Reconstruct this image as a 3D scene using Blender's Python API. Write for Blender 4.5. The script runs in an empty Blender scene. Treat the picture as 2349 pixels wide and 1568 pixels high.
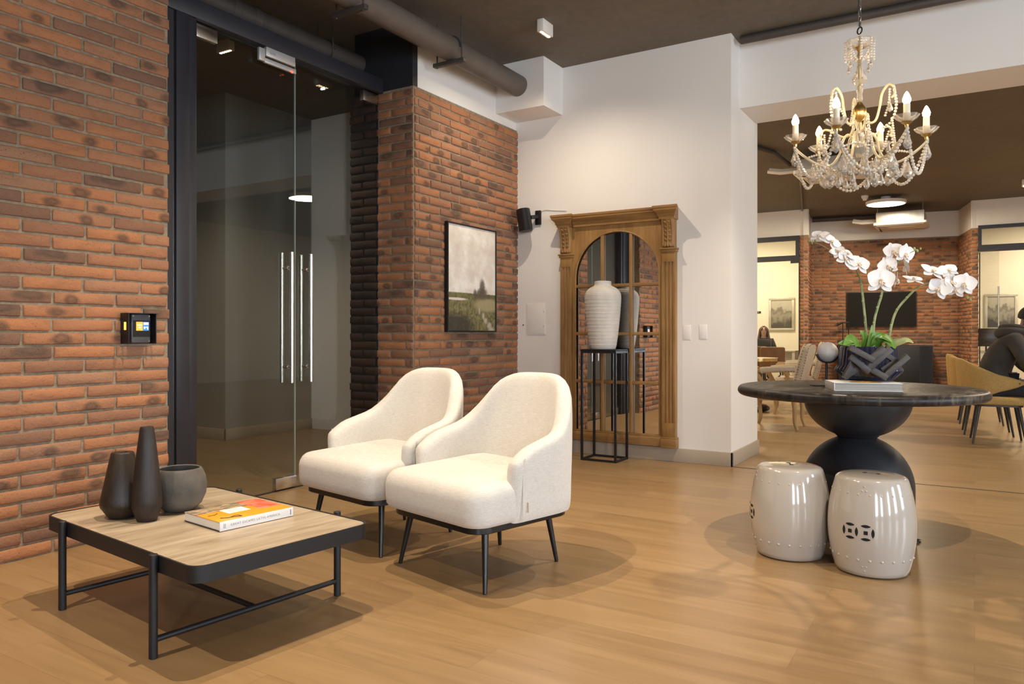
import bpy, bmesh, math, random
from mathutils import Vector, Matrix
random.seed(7)
PI = math.pi
scene = bpy.context.scene
COL = scene.collection

# ------------------------------------------------------------------ camera
F, CX, HY, CAMH = 1730.0, 1174.5, 765.0, 1.10
YAW = math.atan2(2235 - CX, F)
AX = (math.sin(YAW), math.cos(YAW)); BX = (-math.cos(YAW), math.sin(YAW))
cam = bpy.data.cameras.new('camera'); camo = bpy.data.objects.new('camera', cam); COL.objects.link(camo)
cam.sensor_width = 36.0; cam.lens = 36.0 * F / 2349.0
cam.shift_y = -(784.0 - HY) / 2349.0
cam.clip_start = 0.05
camo.location = (0, 0, CAMH)
camo.rotation_euler = (PI / 2, 0, math.atan2(-AX[1], BX[1]))
scene.camera = camo

# ------------------------------------------------------------------ world, exposure
scene.view_settings.view_transform = 'Standard'; scene.view_settings.look = 'None'
scene.view_settings.exposure = 0.15; scene.view_settings.gamma = 1.0
scene.view_settings.use_curve_mapping = False
w = bpy.data.worlds.new('sky'); scene.world = w; w.use_nodes = True
w.node_tree.nodes['Background'].inputs[0].default_value = (0.62, 0.78, 1.0, 1)
w.node_tree.nodes['Background'].inputs[1].default_value = 1.0
scene.cycles.use_denoising = True; scene.cycles.caustics_reflective = False
scene.cycles.max_bounces = 8; scene.cycles.transparent_max_bounces = 16
scene.cycles.sample_clamp_indirect = 6.0

def area(name, loc, rot, sx, sy, power, color):
    l = bpy.data.lights.new(name, 'AREA'); l.shape = 'RECTANGLE'; l.size = sx; l.size_y = sy
    l.energy = power; l.color = color
    o = bpy.data.objects.new(name, l); o.location = loc; o.rotation_euler = rot; COL.objects.link(o); return o
DAY = (0.80, 0.88, 1.0)
# daylight outside the windows of the right-hand wall and of the wall behind the camera
for x in (-1.3, 1.6, 4.5): area('daylight_right', (x, -6.62, 1.75), (PI / 2, 0, 0), 0.9, 2.4, 170, DAY)
for y in (-4.7, -2.4): area('daylight_rear', (-4.22, y, 1.75), (PI / 2, 0, -PI / 2), 0.9, 2.4, 220, DAY)
WARM = (1.0, 0.82, 0.61)

# ------------------------------------------------------------------ pixel -> place (given a known plane)
def ray(x, y):
    r = (x - CX) / F; u = (HY - y) / F
    return Vector((r * AX[0] + AX[1], r * BX[0] + BX[1], u))
def fl(x, y, z=0.0):
    d = ray(x, y); t = (z - CAMH) / d.z
    return Vector((t * d.x, t * d.y, z))
def onY(x, y, Y):
    d = ray(x, y); t = Y / d.y
    return Vector((t * d.x, Y, CAMH + t * d.z))
def onX(x, y, X):
    d = ray(x, y); t = X / d.x
    return Vector((X, t * d.y, CAMH + t * d.z))
def at(x, fw, y=HY):
    d = ray(x, y) * fw
    return Vector((d.x, d.y, CAMH + d.z))

# ------------------------------------------------------------------ materials
def new_mat(name):
    m = bpy.data.materials.new(name); m.use_nodes = True
    nt = m.node_tree; b = nt.nodes['Principled BSDF']
    return m, nt, b
def N(nt, t, **kw):
    n = nt.nodes.new(t)
    for k, v in kw.items(): setattr(n, k, v)
    return n
def L(nt, a, b): nt.links.new(a, b)
def ramp(nt, fac, stops):
    r = N(nt, 'ShaderNodeValToRGB'); e = r.color_ramp.elements
    while len(e) < len(stops): e.new(0.5)
    for i, (p, c) in enumerate(stops):
        e[i].position = p; e[i].color = (*c, 1) if len(c) == 3 else c
    L(nt, fac, r.inputs[0]); return r.outputs[0]
def coords(nt, scale=(1, 1, 1), kind='Object', rot=(0, 0, 0)):
    t = N(nt, 'ShaderNodeTexCoord'); m = N(nt, 'ShaderNodeMapping')
    m.inputs['Scale'].default_value = scale; m.inputs['Rotation'].default_value = rot
    L(nt, t.outputs[kind], m.inputs[0]); return m.outputs[0]
def noise(nt, vec, scale, detail=4, rough=0.55, dist=0.0):
    n = N(nt, 'ShaderNodeTexNoise'); n.inputs['Scale'].default_value = scale
    n.inputs['Detail'].default_value = detail; n.inputs['Roughness'].default_value = rough
    n.inputs['Distortion'].default_value = dist
    L(nt, vec, n.inputs['Vector']); return n.outputs['Fac']
def mixc(nt, fac, a, b, mode='MIX'):
    m = N(nt, 'ShaderNodeMix', data_type='RGBA', blend_type=mode)
    for s, v in ((m.inputs[0], fac), (m.inputs[6], a), (m.inputs[7], b)):
        if hasattr(v, 'default_value') or hasattr(v, 'node'): L(nt, v, s)
        elif isinstance(v, (int, float)): s.default_value = v
        else: s.default_value = (*v, 1)
    return m.outputs[2]
def math_(nt, op, a, b=None, clamp=False):
    m = N(nt, 'ShaderNodeMath', operation=op, use_clamp=clamp)
    for s, v in ((m.inputs[0], a), (m.inputs[1], b)):
        if v is None: continue
        if hasattr(v, 'node'): L(nt, v, s)
        else: s.default_value = v
    return m.outputs[0]
def bump(nt, b, height, strength=0.3, dist=0.01):
    n = N(nt, 'ShaderNodeBump'); n.inputs['Strength'].default_value = strength; n.inputs['Distance'].default_value = dist
    L(nt, height, n.inputs['Height']); L(nt, n.outputs[0], b.inputs['Normal'])
def plain(name, col, rough=0.5, metal=0.0, var=0.12, scale=8.0, bmp=0.0, bscale=60.0, spec=None, coat=0.0, stretch=(1, 1, 1), emit=0.0):
    m, nt, b = new_mat(name)
    v = coords(nt, stretch); f = noise(nt, v, scale)
    lo = tuple(max(0, c * (1 - var)) for c in col); hi = tuple(min(1, c * (1 + var)) for c in col)
    L(nt, ramp(nt, f, [(0.3, lo), (0.7, hi)]), b.inputs['Base Color'])
    b.inputs['Roughness'].default_value = rough; b.inputs['Metallic'].default_value = metal
    if spec is not None: b.inputs['Specular IOR Level'].default_value = spec
    if coat: b.inputs['Coat Weight'].default_value = coat; b.inputs['Coat Roughness'].default_value = 0.05
    if bmp: bump(nt, b, noise(nt, v, bscale, 3), bmp, 0.004)
    if emit:
        b.inputs['Emission Color'].default_value = (*col, 1); b.inputs['Emission Strength'].default_value = emit
    return m
def glow(name, col, strength):
    m, nt, b = new_mat(name)
    b.inputs['Base Color'].default_value = (*col, 1)
    b.inputs['Emission Color'].default_value = (*col, 1); b.inputs['Emission Strength'].default_value = strength
    return m
def pane(name, tint=(0.95, 0.97, 0.96), refl=1.0):
    m = bpy.data.materials.new(name); m.use_nodes = True; nt = m.node_tree; nt.nodes.clear()
    out = N(nt, 'ShaderNodeOutputMaterial'); mx = N(nt, 'ShaderNodeMixShader')
    t = N(nt, 'ShaderNodeBsdfTransparent'); g = N(nt, 'ShaderNodeBsdfGlossy'); f = N(nt, 'ShaderNodeFresnel')
    t.inputs[0].default_value = (*tint, 1); g.inputs['Roughness'].default_value = 0.0
    ge = N(nt, 'ShaderNodeNewGeometry')                       # the far side of the sheet reflects like the near side
    L(nt, math_(nt, 'SUBTRACT', 1.5, math_(nt, 'MULTIPLY', ge.outputs['Backfacing'], 0.8333)), f.inputs[0])
    L(nt, math_(nt, 'MULTIPLY', f.outputs[0], refl, True), mx.inputs[0])
    L(nt, t.outputs[0], mx.inputs[1]); L(nt, g.outputs[0], mx.inputs[2]); L(nt, mx.outputs[0], out.inputs[0])
    return m
def wood(name, c1, c2, rough=0.45, axis='Z', scale=6.0, stretch=14.0, bmp=0.15):
    m, nt, b = new_mat(name)
    s = [stretch, stretch, stretch]; s['XYZ'.index(axis)] = 1.0
    v = coords(nt, tuple(s)); f = noise(nt, v, scale * 0.35, 6, 0.62, 0.6)
    v2 = coords(nt, tuple(x * 3 for x in s)); f2 = noise(nt, v2, scale, 3)
    big = noise(nt, coords(nt), 3.0, 2)
    fac = math_(nt, 'ADD', math_(nt, 'MULTIPLY', f, 0.55), math_(nt, 'ADD', math_(nt, 'MULTIPLY', f2, 0.2), math_(nt, 'MULTIPLY', big, 0.25)))
    L(nt, ramp(nt, fac, [(0.36, c1), (0.64, c2)]), b.inputs['Base Color'])
    b.inputs['Roughness'].default_value = rough
    bump(nt, b, f2, bmp, 0.003)
    return m
M = {}
def m_wall(name, col):
    m, nt, b = new_mat(name); v = coords(nt)
    L(nt, ramp(nt, noise(nt, v, 1.3, 5), [(0.3, tuple(c * 0.97 for c in col)), (0.7, col)]), b.inputs['Base Color'])
    b.inputs['Roughness'].default_value = 0.7; bump(nt, b, noise(nt, v, 90, 3), 0.05, 0.003); return m
M['white'] = m_wall('white_paint', (0.80, 0.775, 0.745))
M['cream'] = m_wall('cream_paint', (0.78, 0.74, 0.62))
M['grey_wall'] = m_wall('grey_paint', (0.31, 0.30, 0.285))
def m_ceiling():
    m, nt, b = new_mat('dark_painted_concrete'); v = coords(nt)
    f = math_(nt, 'ADD', math_(nt, 'MULTIPLY', noise(nt, v, 0.9, 6, 0.65), 0.6), math_(nt, 'MULTIPLY', noise(nt, v, 14, 5), 0.4))
    L(nt, ramp(nt, f, [(0.3, (0.11, 0.094, 0.074)), (0.7, (0.17, 0.146, 0.117))]), b.inputs['Base Color'])
    b.inputs['Roughness'].default_value = 0.75; bump(nt, b, noise(nt, v, 30, 5), 0.25, 0.006); return m
M['ceiling'] = m_ceiling()
def m_floor():
    m, nt, b = new_mat('oak_plank_floor')
    v = coords(nt, rot=(0, 0, PI / 2))
    br = N(nt, 'ShaderNodeTexBrick'); L(nt, v, br.inputs['Vector'])
    br.offset = 0.37; br.offset_frequency = 2; br.squash = 1
    for k, x in (('Scale', 1.0), ('Mortar Size', 0.0012), ('Mortar Smooth', 0.3), ('Bias', 0.0), ('Brick Width', 1.42), ('Row Height', 0.185)):
        br.inputs[k].default_value = x
    br.inputs['Color1'].default_value = (0, 0, 0, 1); br.inputs['Color2'].default_value = (1, 1, 1, 1); br.inputs['Mortar'].default_value = (0.5, 0.5, 0.5, 1)
    sep = N(nt, 'ShaderNodeSeparateColor'); L(nt, br.outputs['Color'], sep.inputs[0]); tone = sep.outputs[0]
    # grain runs along Y; every board shifts it
    off = N(nt, 'ShaderNodeCombineXYZ'); L(nt, math_(nt, 'MULTIPLY', tone, 37.0), off.inputs[0]); L(nt, math_(nt, 'MULTIPLY', tone, 11.0), off.inputs[1])
    add = N(nt, 'ShaderNodeVectorMath', operation='ADD'); L(nt, coords(nt, (9.0, 0.75, 1.0)), add.inputs[0]); L(nt, off.outputs[0], add.inputs[1])
    g1 = noise(nt, add.outputs[0], 1.1, 6, 0.6, 1.2)
    add2 = N(nt, 'ShaderNodeVectorMath', operation='ADD'); L(nt, coords(nt, (70.0, 2.2, 1.0)), add2.inputs[0]); L(nt, off.outputs[0], add2.inputs[1])
    g2 = noise(nt, add2.outputs[0], 1.0, 4, 0.6)
    fac = math_(nt, 'ADD', math_(nt, 'MULTIPLY', g1, 0.62), math_(nt, 'ADD', math_(nt, 'MULTIPLY', g2, 0.22), math_(nt, 'MULTIPLY', tone, 0.16)))
    c = ramp(nt, fac, [(0.2, (0.20, 0.120, 0.053)), (0.5, (0.29, 0.182, 0.085)), (0.8, (0.365, 0.243, 0.124))])
    c = mixc(nt, math_(nt, 'MULTIPLY', br.outputs['Fac'], 0.55), c, (0.16, 0.09, 0.04))
    L(nt, c, b.inputs['Base Color'])
    L(nt, ramp(nt, g2, [(0.2, (0.26,) * 3), (0.8, (0.36,) * 3)]), b.inputs['Roughness'])
    bump(nt, b, math_(nt, 'SUBTRACT', math_(nt, 'MULTIPLY', g2, 0.3), br.outputs['Fac']), 0.06, 0.002)
    return m
M['floor'] = m_floor()
def m_brick(name='red_brick', dark=False):
    m, nt, b = new_mat(name)
    at_ = N(nt, 'ShaderNodeAttribute', attribute_name='rnd'); sep = N(nt, 'ShaderNodeSeparateColor'); L(nt, at_.outputs['Color'], sep.inputs[0])
    r1, r2, r3 = sep.outputs
    uv = N(nt, 'ShaderNodeTexCoord').outputs['UV']
    v = coords(nt); 
    base = ramp(nt, r1, [(0.0, (0.15, 0.082, 0.054)), (0.22, (0.27, 0.122, 0.065)), (0.5, (0.38, 0.160, 0.071)), (0.82, (0.455, 0.178, 0.066)), (1.0, (0.33, 0.172, 0.098))])
    n1 = noise(nt, v, 22, 5, 0.65)
    scorch = ramp(nt, noise(nt, coords(nt, (5, 5, 14)), 1.3, 4, 0.6), [(0.48, (0,) * 3), (0.68, (1,) * 3)])
    base = mixc(nt, math_(nt, 'MULTIPLY', scorch, 0.4), base, (0.12, 0.062, 0.04))
    base = mixc(nt, math_(nt, 'MULTIPLY', n1, 0.55), base, (0.27, 0.14, 0.085))
    # kiss marks from the kiln: a dark oval ring, somewhere along the brick
    sx = N(nt, 'ShaderNodeSeparateXYZ'); L(nt, uv, sx.inputs[0])
    cxm = math_(nt, 'MULTIPLY', math_(nt, 'SUBTRACT', r2, 0.5), 1.5)
    dx = math_(nt, 'MULTIPLY', math_(nt, 'SUBTRACT', sx.outputs[0], cxm), math_(nt, 'ADD', 0.9, math_(nt, 'MULTIPLY', r1, 1.3)))
    dy = math_(nt, 'ADD', math_(nt, 'MULTIPLY', sx.outputs[1], 0.8), math_(nt, 'MULTIPLY', math_(nt, 'SUBTRACT', r1, 0.5), 0.7))
    d = math_(nt, 'SQRT', math_(nt, 'ADD', math_(nt, 'MULTIPLY', dx, dx), math_(nt, 'MULTIPLY', dy, dy)))
    d = math_(nt, 'ADD', d, math_(nt, 'MULTIPLY', math_(nt, 'SUBTRACT', noise(nt, v, 11, 4), 0.5), 1.3))
    ring = ramp(nt, d, [(0.05, (0.7,) * 3), (0.42, (1,) * 3), (0.95, (0,) * 3)])
    has = math_(nt, 'GREATER_THAN', r3, 0.58)
    base = mixc(nt, math_(nt, 'MULTIPLY', math_(nt, 'MULTIPLY', ring, has), 0.8), base, (0.075, 0.048, 0.034))
    # pits and specks
    pit = ramp(nt, noise(nt, coords(nt, (1, 1, 1.6)), 150, 3, 0.6), [(0.655, (0,) * 3), (0.70, (1,) * 3)])
    base = mixc(nt, math_(nt, 'MULTIPLY', pit, 0.8), base, (0.04, 0.02, 0.014))
    if dark: base = mixc(nt, 0.93, base, (0.012, 0.012, 0.014))                # shade of the hall mixed into the brick colour
    L(nt, base, b.inputs['Base Color']); b.inputs['Roughness'].default_value = 0.85
    h = math_(nt, 'SUBTRACT', math_(nt, 'MULTIPLY', noise(nt, v, 60, 5), 0.7), math_(nt, 'MULTIPLY', pit, 0.5))
    bump(nt, b, h, 0.8, 0.007); return m
M['brick'] = m_brick(); M['brick_shaded'] = m_brick('brick_with_hall_shade', True)
M['mortar'] = plain('sandy_mortar', (0.26, 0.205, 0.142), 0.95, var=0.25, scale=40, bmp=0.8, bscale=160)
M['black'] = plain('black_powder_coat', (0.009, 0.009, 0.011), 0.42, var=0.2, scale=30, bmp=0.05, bscale=300)
M['black_satin'] = plain('black_satin', (0.008, 0.008, 0.009), 0.3, var=0.1)
M['frame'] = plain('charcoal_door_frame', (0.022, 0.022, 0.03), 0.45, var=0.12, scale=5)
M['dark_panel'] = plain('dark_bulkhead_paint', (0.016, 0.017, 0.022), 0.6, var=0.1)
M['pipe'] = plain('grey_pipe_paint', (0.115, 0.095, 0.08), 0.5, var=0.12, scale=6, bmp=0.03)
M['pipe_dark'] = plain('dark_pipe_paint', (0.06, 0.05, 0.045), 0.55, var=0.12, scale=6)
M['steel'] = plain('brushed_steel', (0.62, 0.59, 0.55), 0.25, 1.0, var=0.06, scale=50, stretch=(1, 1, 0.05))
M['chrome'] = plain('polished_steel', (0.7, 0.69, 0.67), 0.12, 1.0, var=0.03)
M['base'] = m_wall('taupe_baseboard', (0.40, 0.33, 0.255))
M['glass'] = pane('clear_glass', (0.90, 0.92, 0.90))
M['glass_thin'] = pane('office_glass', (0.95, 0.96, 0.95), 0.6)
M['mirror'] = plain('silvered_mirror', (0.80, 0.80, 0.79), 0.015, 1.0, var=0.03, scale=2)
M['plastic_white'] = plain('white_plastic', (0.78, 0.76, 0.72), 0.4, var=0.03)
M['alu'] = plain('silver_aluminium', (0.66, 0.66, 0.67), 0.4, 0.6, var=0.04)
M['dark_metal'] = plain('dark_steel', (0.05, 0.045, 0.042), 0.45, 0.6, var=0.2)

# ------------------------------------------------------------------ mesh helpers
class MB:
    """collects shapes into one mesh object"""
    def __init__(s): s.bm = bmesh.new()
    def _take(s, verts, mtx):
        if mtx is not None: bmesh.ops.transform(s.bm, matrix=mtx, verts=verts)
    def box(s, c, d, bev=0.0, rot=None, seg=2):
        r = bmesh.ops.create_cube(s.bm, size=1.0); vs = r['verts']
        bmesh.ops.scale(s.bm, vec=d, verts=vs)
        if bev:
            es = list({e for v in vs for e in v.link_edges})
            b = bmesh.ops.bevel(s.bm, geom=es, offset=min(bev, min(d) * 0.45), segments=seg, profile=0.5, affect='EDGES')
            vs = list({v for f in b['faces'] for v in f.verts} | {v for v in vs if v.is_valid})
        mt = Matrix.Translation(c)
        if rot is not None: mt = mt @ rot
        bmesh.ops.transform(s.bm, matrix=mt, verts=vs); return s
    def span(s, a, b, bev=0.0):
        c = [(a[i] + b[i]) / 2 for i in range(3)]; d = [abs(a[i] - b[i]) for i in range(3)]
        return s.box(c, d, bev)
    def bar(s, p, q, wx, wy, bev=0.0, up=None):
        p = Vector(p); q = Vector(q); z = (q - p).normalized()
        u = Vector(up) if up else (Vector((0, 0, 1)) if abs(z.z) < 0.95 else Vector((1, 0, 0)))
        x = u.cross(z).normalized(); y = z.cross(x)
        rot = Matrix((x, y, z)).transposed().to_4x4()
        return s.box((p + q) / 2, (wx, wy, (q - p).length), bev, rot)
    def lathe(s, prof, seg=32, c=(0, 0, 0), rot=None, fn=None):
        rings = []; bm = s.bm; mt = Matrix.Translation(c) @ (rot if rot is not None else Matrix.Identity(4))
        for (r, z) in prof:
            if r < 1e-6: rings.append([bm.verts.new(mt @ Vector((0, 0, z)))])
            else:
                ring = []
                for k in range(seg):
                    a = 2 * PI * k / seg; rr = r * (fn(a, z) if fn else 1.0)
                    ring.append(bm.verts.new(mt @ Vector((rr * math.cos(a), rr * math.sin(a), z))))
                rings.append(ring)
        for A_, B_ in zip(rings, rings[1:]):
            if len(A_) == 1 and len(B_) == 1: continue
            for k in range(seg):
                k2 = (k + 1) % seg
                if len(A_) == 1: bm.faces.new((A_[0], B_[k], B_[k2]))
                elif len(B_) == 1: bm.faces.new((A_[k], B_[0], A_[k2]))
                else: bm.faces.new((A_[k], B_[k], B_[k2], A_[k2]))
        return s
    def cyl(s, p, q, r0, r1=None, seg=20, bev=0.0):
        p = Vector(p); q = Vector(q); r1 = r0 if r1 is None else r1; h = (q - p).length
        rot = Vector((0, 0, 1)).rotation_difference((q - p).normalized()).to_matrix().to_4x4()
        b = min(bev, h * 0.4)
        pr = [(0, 0), (r0 - b, 0)] + ([(r0, b)] if b else []) + ([(r1, h - b)] if b else []) + [(r1 - b, h), (0, h)]
        return s.lathe(pr, seg, p, rot)
    def tube(s, pts, r, seg=10, caps=True, closed=False):
        pts = [Vector(p) for p in pts]; n = len(pts); bm = s.bm; rings = []
        rr = r if callable(r) else (lambda t: r)
        prev = None
        for i, p in enumerate(pts):
            if closed: t = (pts[(i + 1) % n] - pts[i - 1]).normalized()
            else: t = (pts[min(i + 1, n - 1)] - pts[max(i - 1, 0)]).normalized()
            if prev is None:
                u = Vector((0, 0, 1)) if abs(t.z) < 0.9 else Vector((1, 0, 0)); x = u.cross(t).normalized()
            else:
                x = (prev - t * prev.dot(t)).normalized()
            prev = x; y = t.cross(x); R_ = rr(i / max(1, n - 1))
            rings.append([bm.verts.new(p + (x * math.cos(2 * PI * k / seg) + y * math.sin(2 * PI * k / seg)) * R_) for k in range(seg)])
        pairs = list(zip(rings, rings[1:])) + ([(rings[-1], rings[0])] if closed else [])
        for A_, B_ in pairs:
            for k in range(seg):
                k2 = (k + 1) % seg; bm.faces.new((A_[k], A_[k2], B_[k2], B_[k]))
        if caps and not closed:
            bm.faces.new(rings[0][::-1]); bm.faces.new(rings[-1])
        return s
    def ball(s, c, r, seg=12, sz=1.0):
        n = max(4, seg // 2)
        return s.lathe([(r * math.sin(PI * i / n), -r * sz * math.cos(PI * i / n)) for i in range(n + 1)], seg, c)
    def prism(s, outline, layers, mtx=None):
        """outline: list of (x,y); layers: list of (z, inset)"""
        n = len(outline); P = [Vector((x, y)) for x, y in outline]
        area_ = sum(P[i].x * P[(i + 1) % n].y - P[(i + 1) % n].x * P[i].y for i in range(n))
        if area_ < 0: P.reverse()
        nor = []
        for i in range(n):
            a = (P[i] - P[i - 1]).normalized(); b = (P[(i + 1) % n] - P[i]).normalized()
            m_ = Vector((a.y + b.y, -(a.x + b.x)));
            m_ = m_.normalized() if m_.length > 1e-6 else Vector((a.y, -a.x))
            nor.append(m_ / max(0.5, m_.dot(Vector((a.y, -a.x)))))
        rings = []
        for z, ins in layers:
            rings.append([s.bm.verts.new((mtx @ Vector((P[i].x - nor[i].x * ins, P[i].y - nor[i].y * ins, z))) if mtx is not None else (P[i].x - nor[i].x * ins, P[i].y - nor[i].y * ins, z)) for i in range(n)])
        for A_, B_ in zip(rings, rings[1:]):
            for k in range(n):
                k2 = (k + 1) % n; s.bm.faces.new((A_[k], A_[k2], B_[k2], B_[k]))
        s.bm.faces.new(rings[0][::-1]); s.bm.faces.new(rings[-1]); return s
    def grid(s, rows, close_u=False):
        V = [[s.bm.verts.new(p) for p in r] for r in rows]
        for a, b in zip(V, V[1:]):
            n = len(a)
            for k in range(n if close_u else n - 1):
                k2 = (k + 1) % n; s.bm.faces.new((a[k], a[k2], b[k2], b[k]))
        return V
    def build(s, name, mat, parent=None, smooth=True, angle=38, sub=0, mtx=None, fixn=True):
        if fixn: bmesh.ops.recalc_face_normals(s.bm, faces=s.bm.faces)
        if mtx is not None: bmesh.ops.transform(s.bm, matrix=mtx, verts=s.bm.verts)
        me = bpy.data.meshes.new(name); s.bm.to_mesh(me); s.bm.free()
        for m in (mat if isinstance(mat, (list, tuple)) else [mat]): me.materials.append(m)
        if smooth:
            me.polygons.foreach_set('use_smooth', [True] * len(me.polygons))
            if not sub: me.set_sharp_from_angle(angle=math.radians(angle))
        o = bpy.data.objects.new(name, me); COL.objects.link(o)
        if parent is not None: o.parent = parent
        if sub:
            md = o.modifiers.new('sub', 'SUBSURF'); md.levels = sub; md.render_levels = sub
        return o
def tag(o, label=None, cat=None, group=None, kind=None):
    if label: o['label'] = label
    if cat: o['category'] = cat
    if group: o['group'] = group
    if kind: o['kind'] = kind
    return o
def thing(name, label, cat, loc=(0, 0, 0), rz=0.0, group=None):
    o = bpy.data.objects.new(name, None); o.empty_display_size = 0.1; COL.objects.link(o)
    o.location = loc; o.rotation_euler = (0, 0, rz); return tag(o, label, cat, group)
def struct(mb, name, mat, parent=None, **kw):
    o = mb.build(name, mat, parent, **kw)
    if parent is None: o['kind'] = 'structure'
    return o
def copy_tree(o, parent=None):
    c = o.copy(); COL.objects.link(c)
    if parent is not None: c.parent = parent
    for ch in list(o.children): copy_tree(ch, c)
    return c
def rrect(x0, y0, x1, y1, r, n=6):
    pts = []
    for cx_, cy_, a0 in ((x1 - r, y0 + r, -PI / 2), (x1 - r, y1 - r, 0), (x0 + r, y1 - r, PI / 2), (x0 + r, y0 + r, PI)):
        for k in range(n + 1):
            a = a0 + PI / 2 * k / n; pts.append((cx_ + r * math.cos(a), cy_ + r * math.sin(a)))
    return pts
def text_mesh(body, size, depth=0.0006, spacing=1.0):
    cu = bpy.data.curves.new('t', 'FONT'); cu.body = body; cu.size = size; cu.extrude = depth; cu.space_character = spacing
    cu.align_x = 'CENTER'; cu.align_y = 'CENTER'
    ob = bpy.data.objects.new('t', cu); COL.objects.link(ob)
    dg = bpy.context.evaluated_depsgraph_get(); me = bpy.data.meshes.new_from_object(ob.evaluated_get(dg))
    bpy.data.objects.remove(ob); bpy.data.curves.remove(cu); return me
def text_obj(name, body, size, mat, mtx, parent, depth=0.0006, spacing=1.0):
    me = text_mesh(body, size, depth, spacing); me.transform(mtx); me.name = name
    me.materials.clear(); me.materials.append(mat)
    o = bpy.data.objects.new(name, me); COL.objects.link(o); o.parent = parent; return o
def bezier(p0, p1, p2, p3, n=12):
    p0, p1, p2, p3 = map(Vector, (p0, p1, p2, p3)); out = []
    for i in range(n + 1):
        t = i / n; out.append(p0 * (1 - t) ** 3 + p1 * 3 * t * (1 - t) ** 2 + p2 * 3 * t * t * (1 - t) + p3 * t ** 3)
    return out
def catmull(pts, n=6):
    P = [Vector(p) for p in pts]; P = [P[0] * 2 - P[1]] + P + [P[-1] * 2 - P[-2]]; out = []
    for i in range(1, len(P) - 2):
        for k in range(n):
            t = k / n
            out.append(0.5 * ((2 * P[i]) + (-P[i - 1] + P[i + 1]) * t + (2 * P[i - 1] - 5 * P[i] + 4 * P[i + 1] - P[i + 2]) * t * t + (-P[i - 1] + 3 * P[i] - 3 * P[i + 1] + P[i + 2]) * t ** 3))
    out.append(P[-2]); return out
# ================================================================== SHELL
CEIL = 3.585
XL, YL = 2.665, 3.96          # end of the left brick wall
YC, XC = 3.784, 4.68          # face / left edge of the brick wall with the painting
XM = 6.265                    # wall with the mirror
YCOL = 1.715                  # its free end
XCB = 7.15                    # back of that wall
YG = 4.15                     # glass doors

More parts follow.
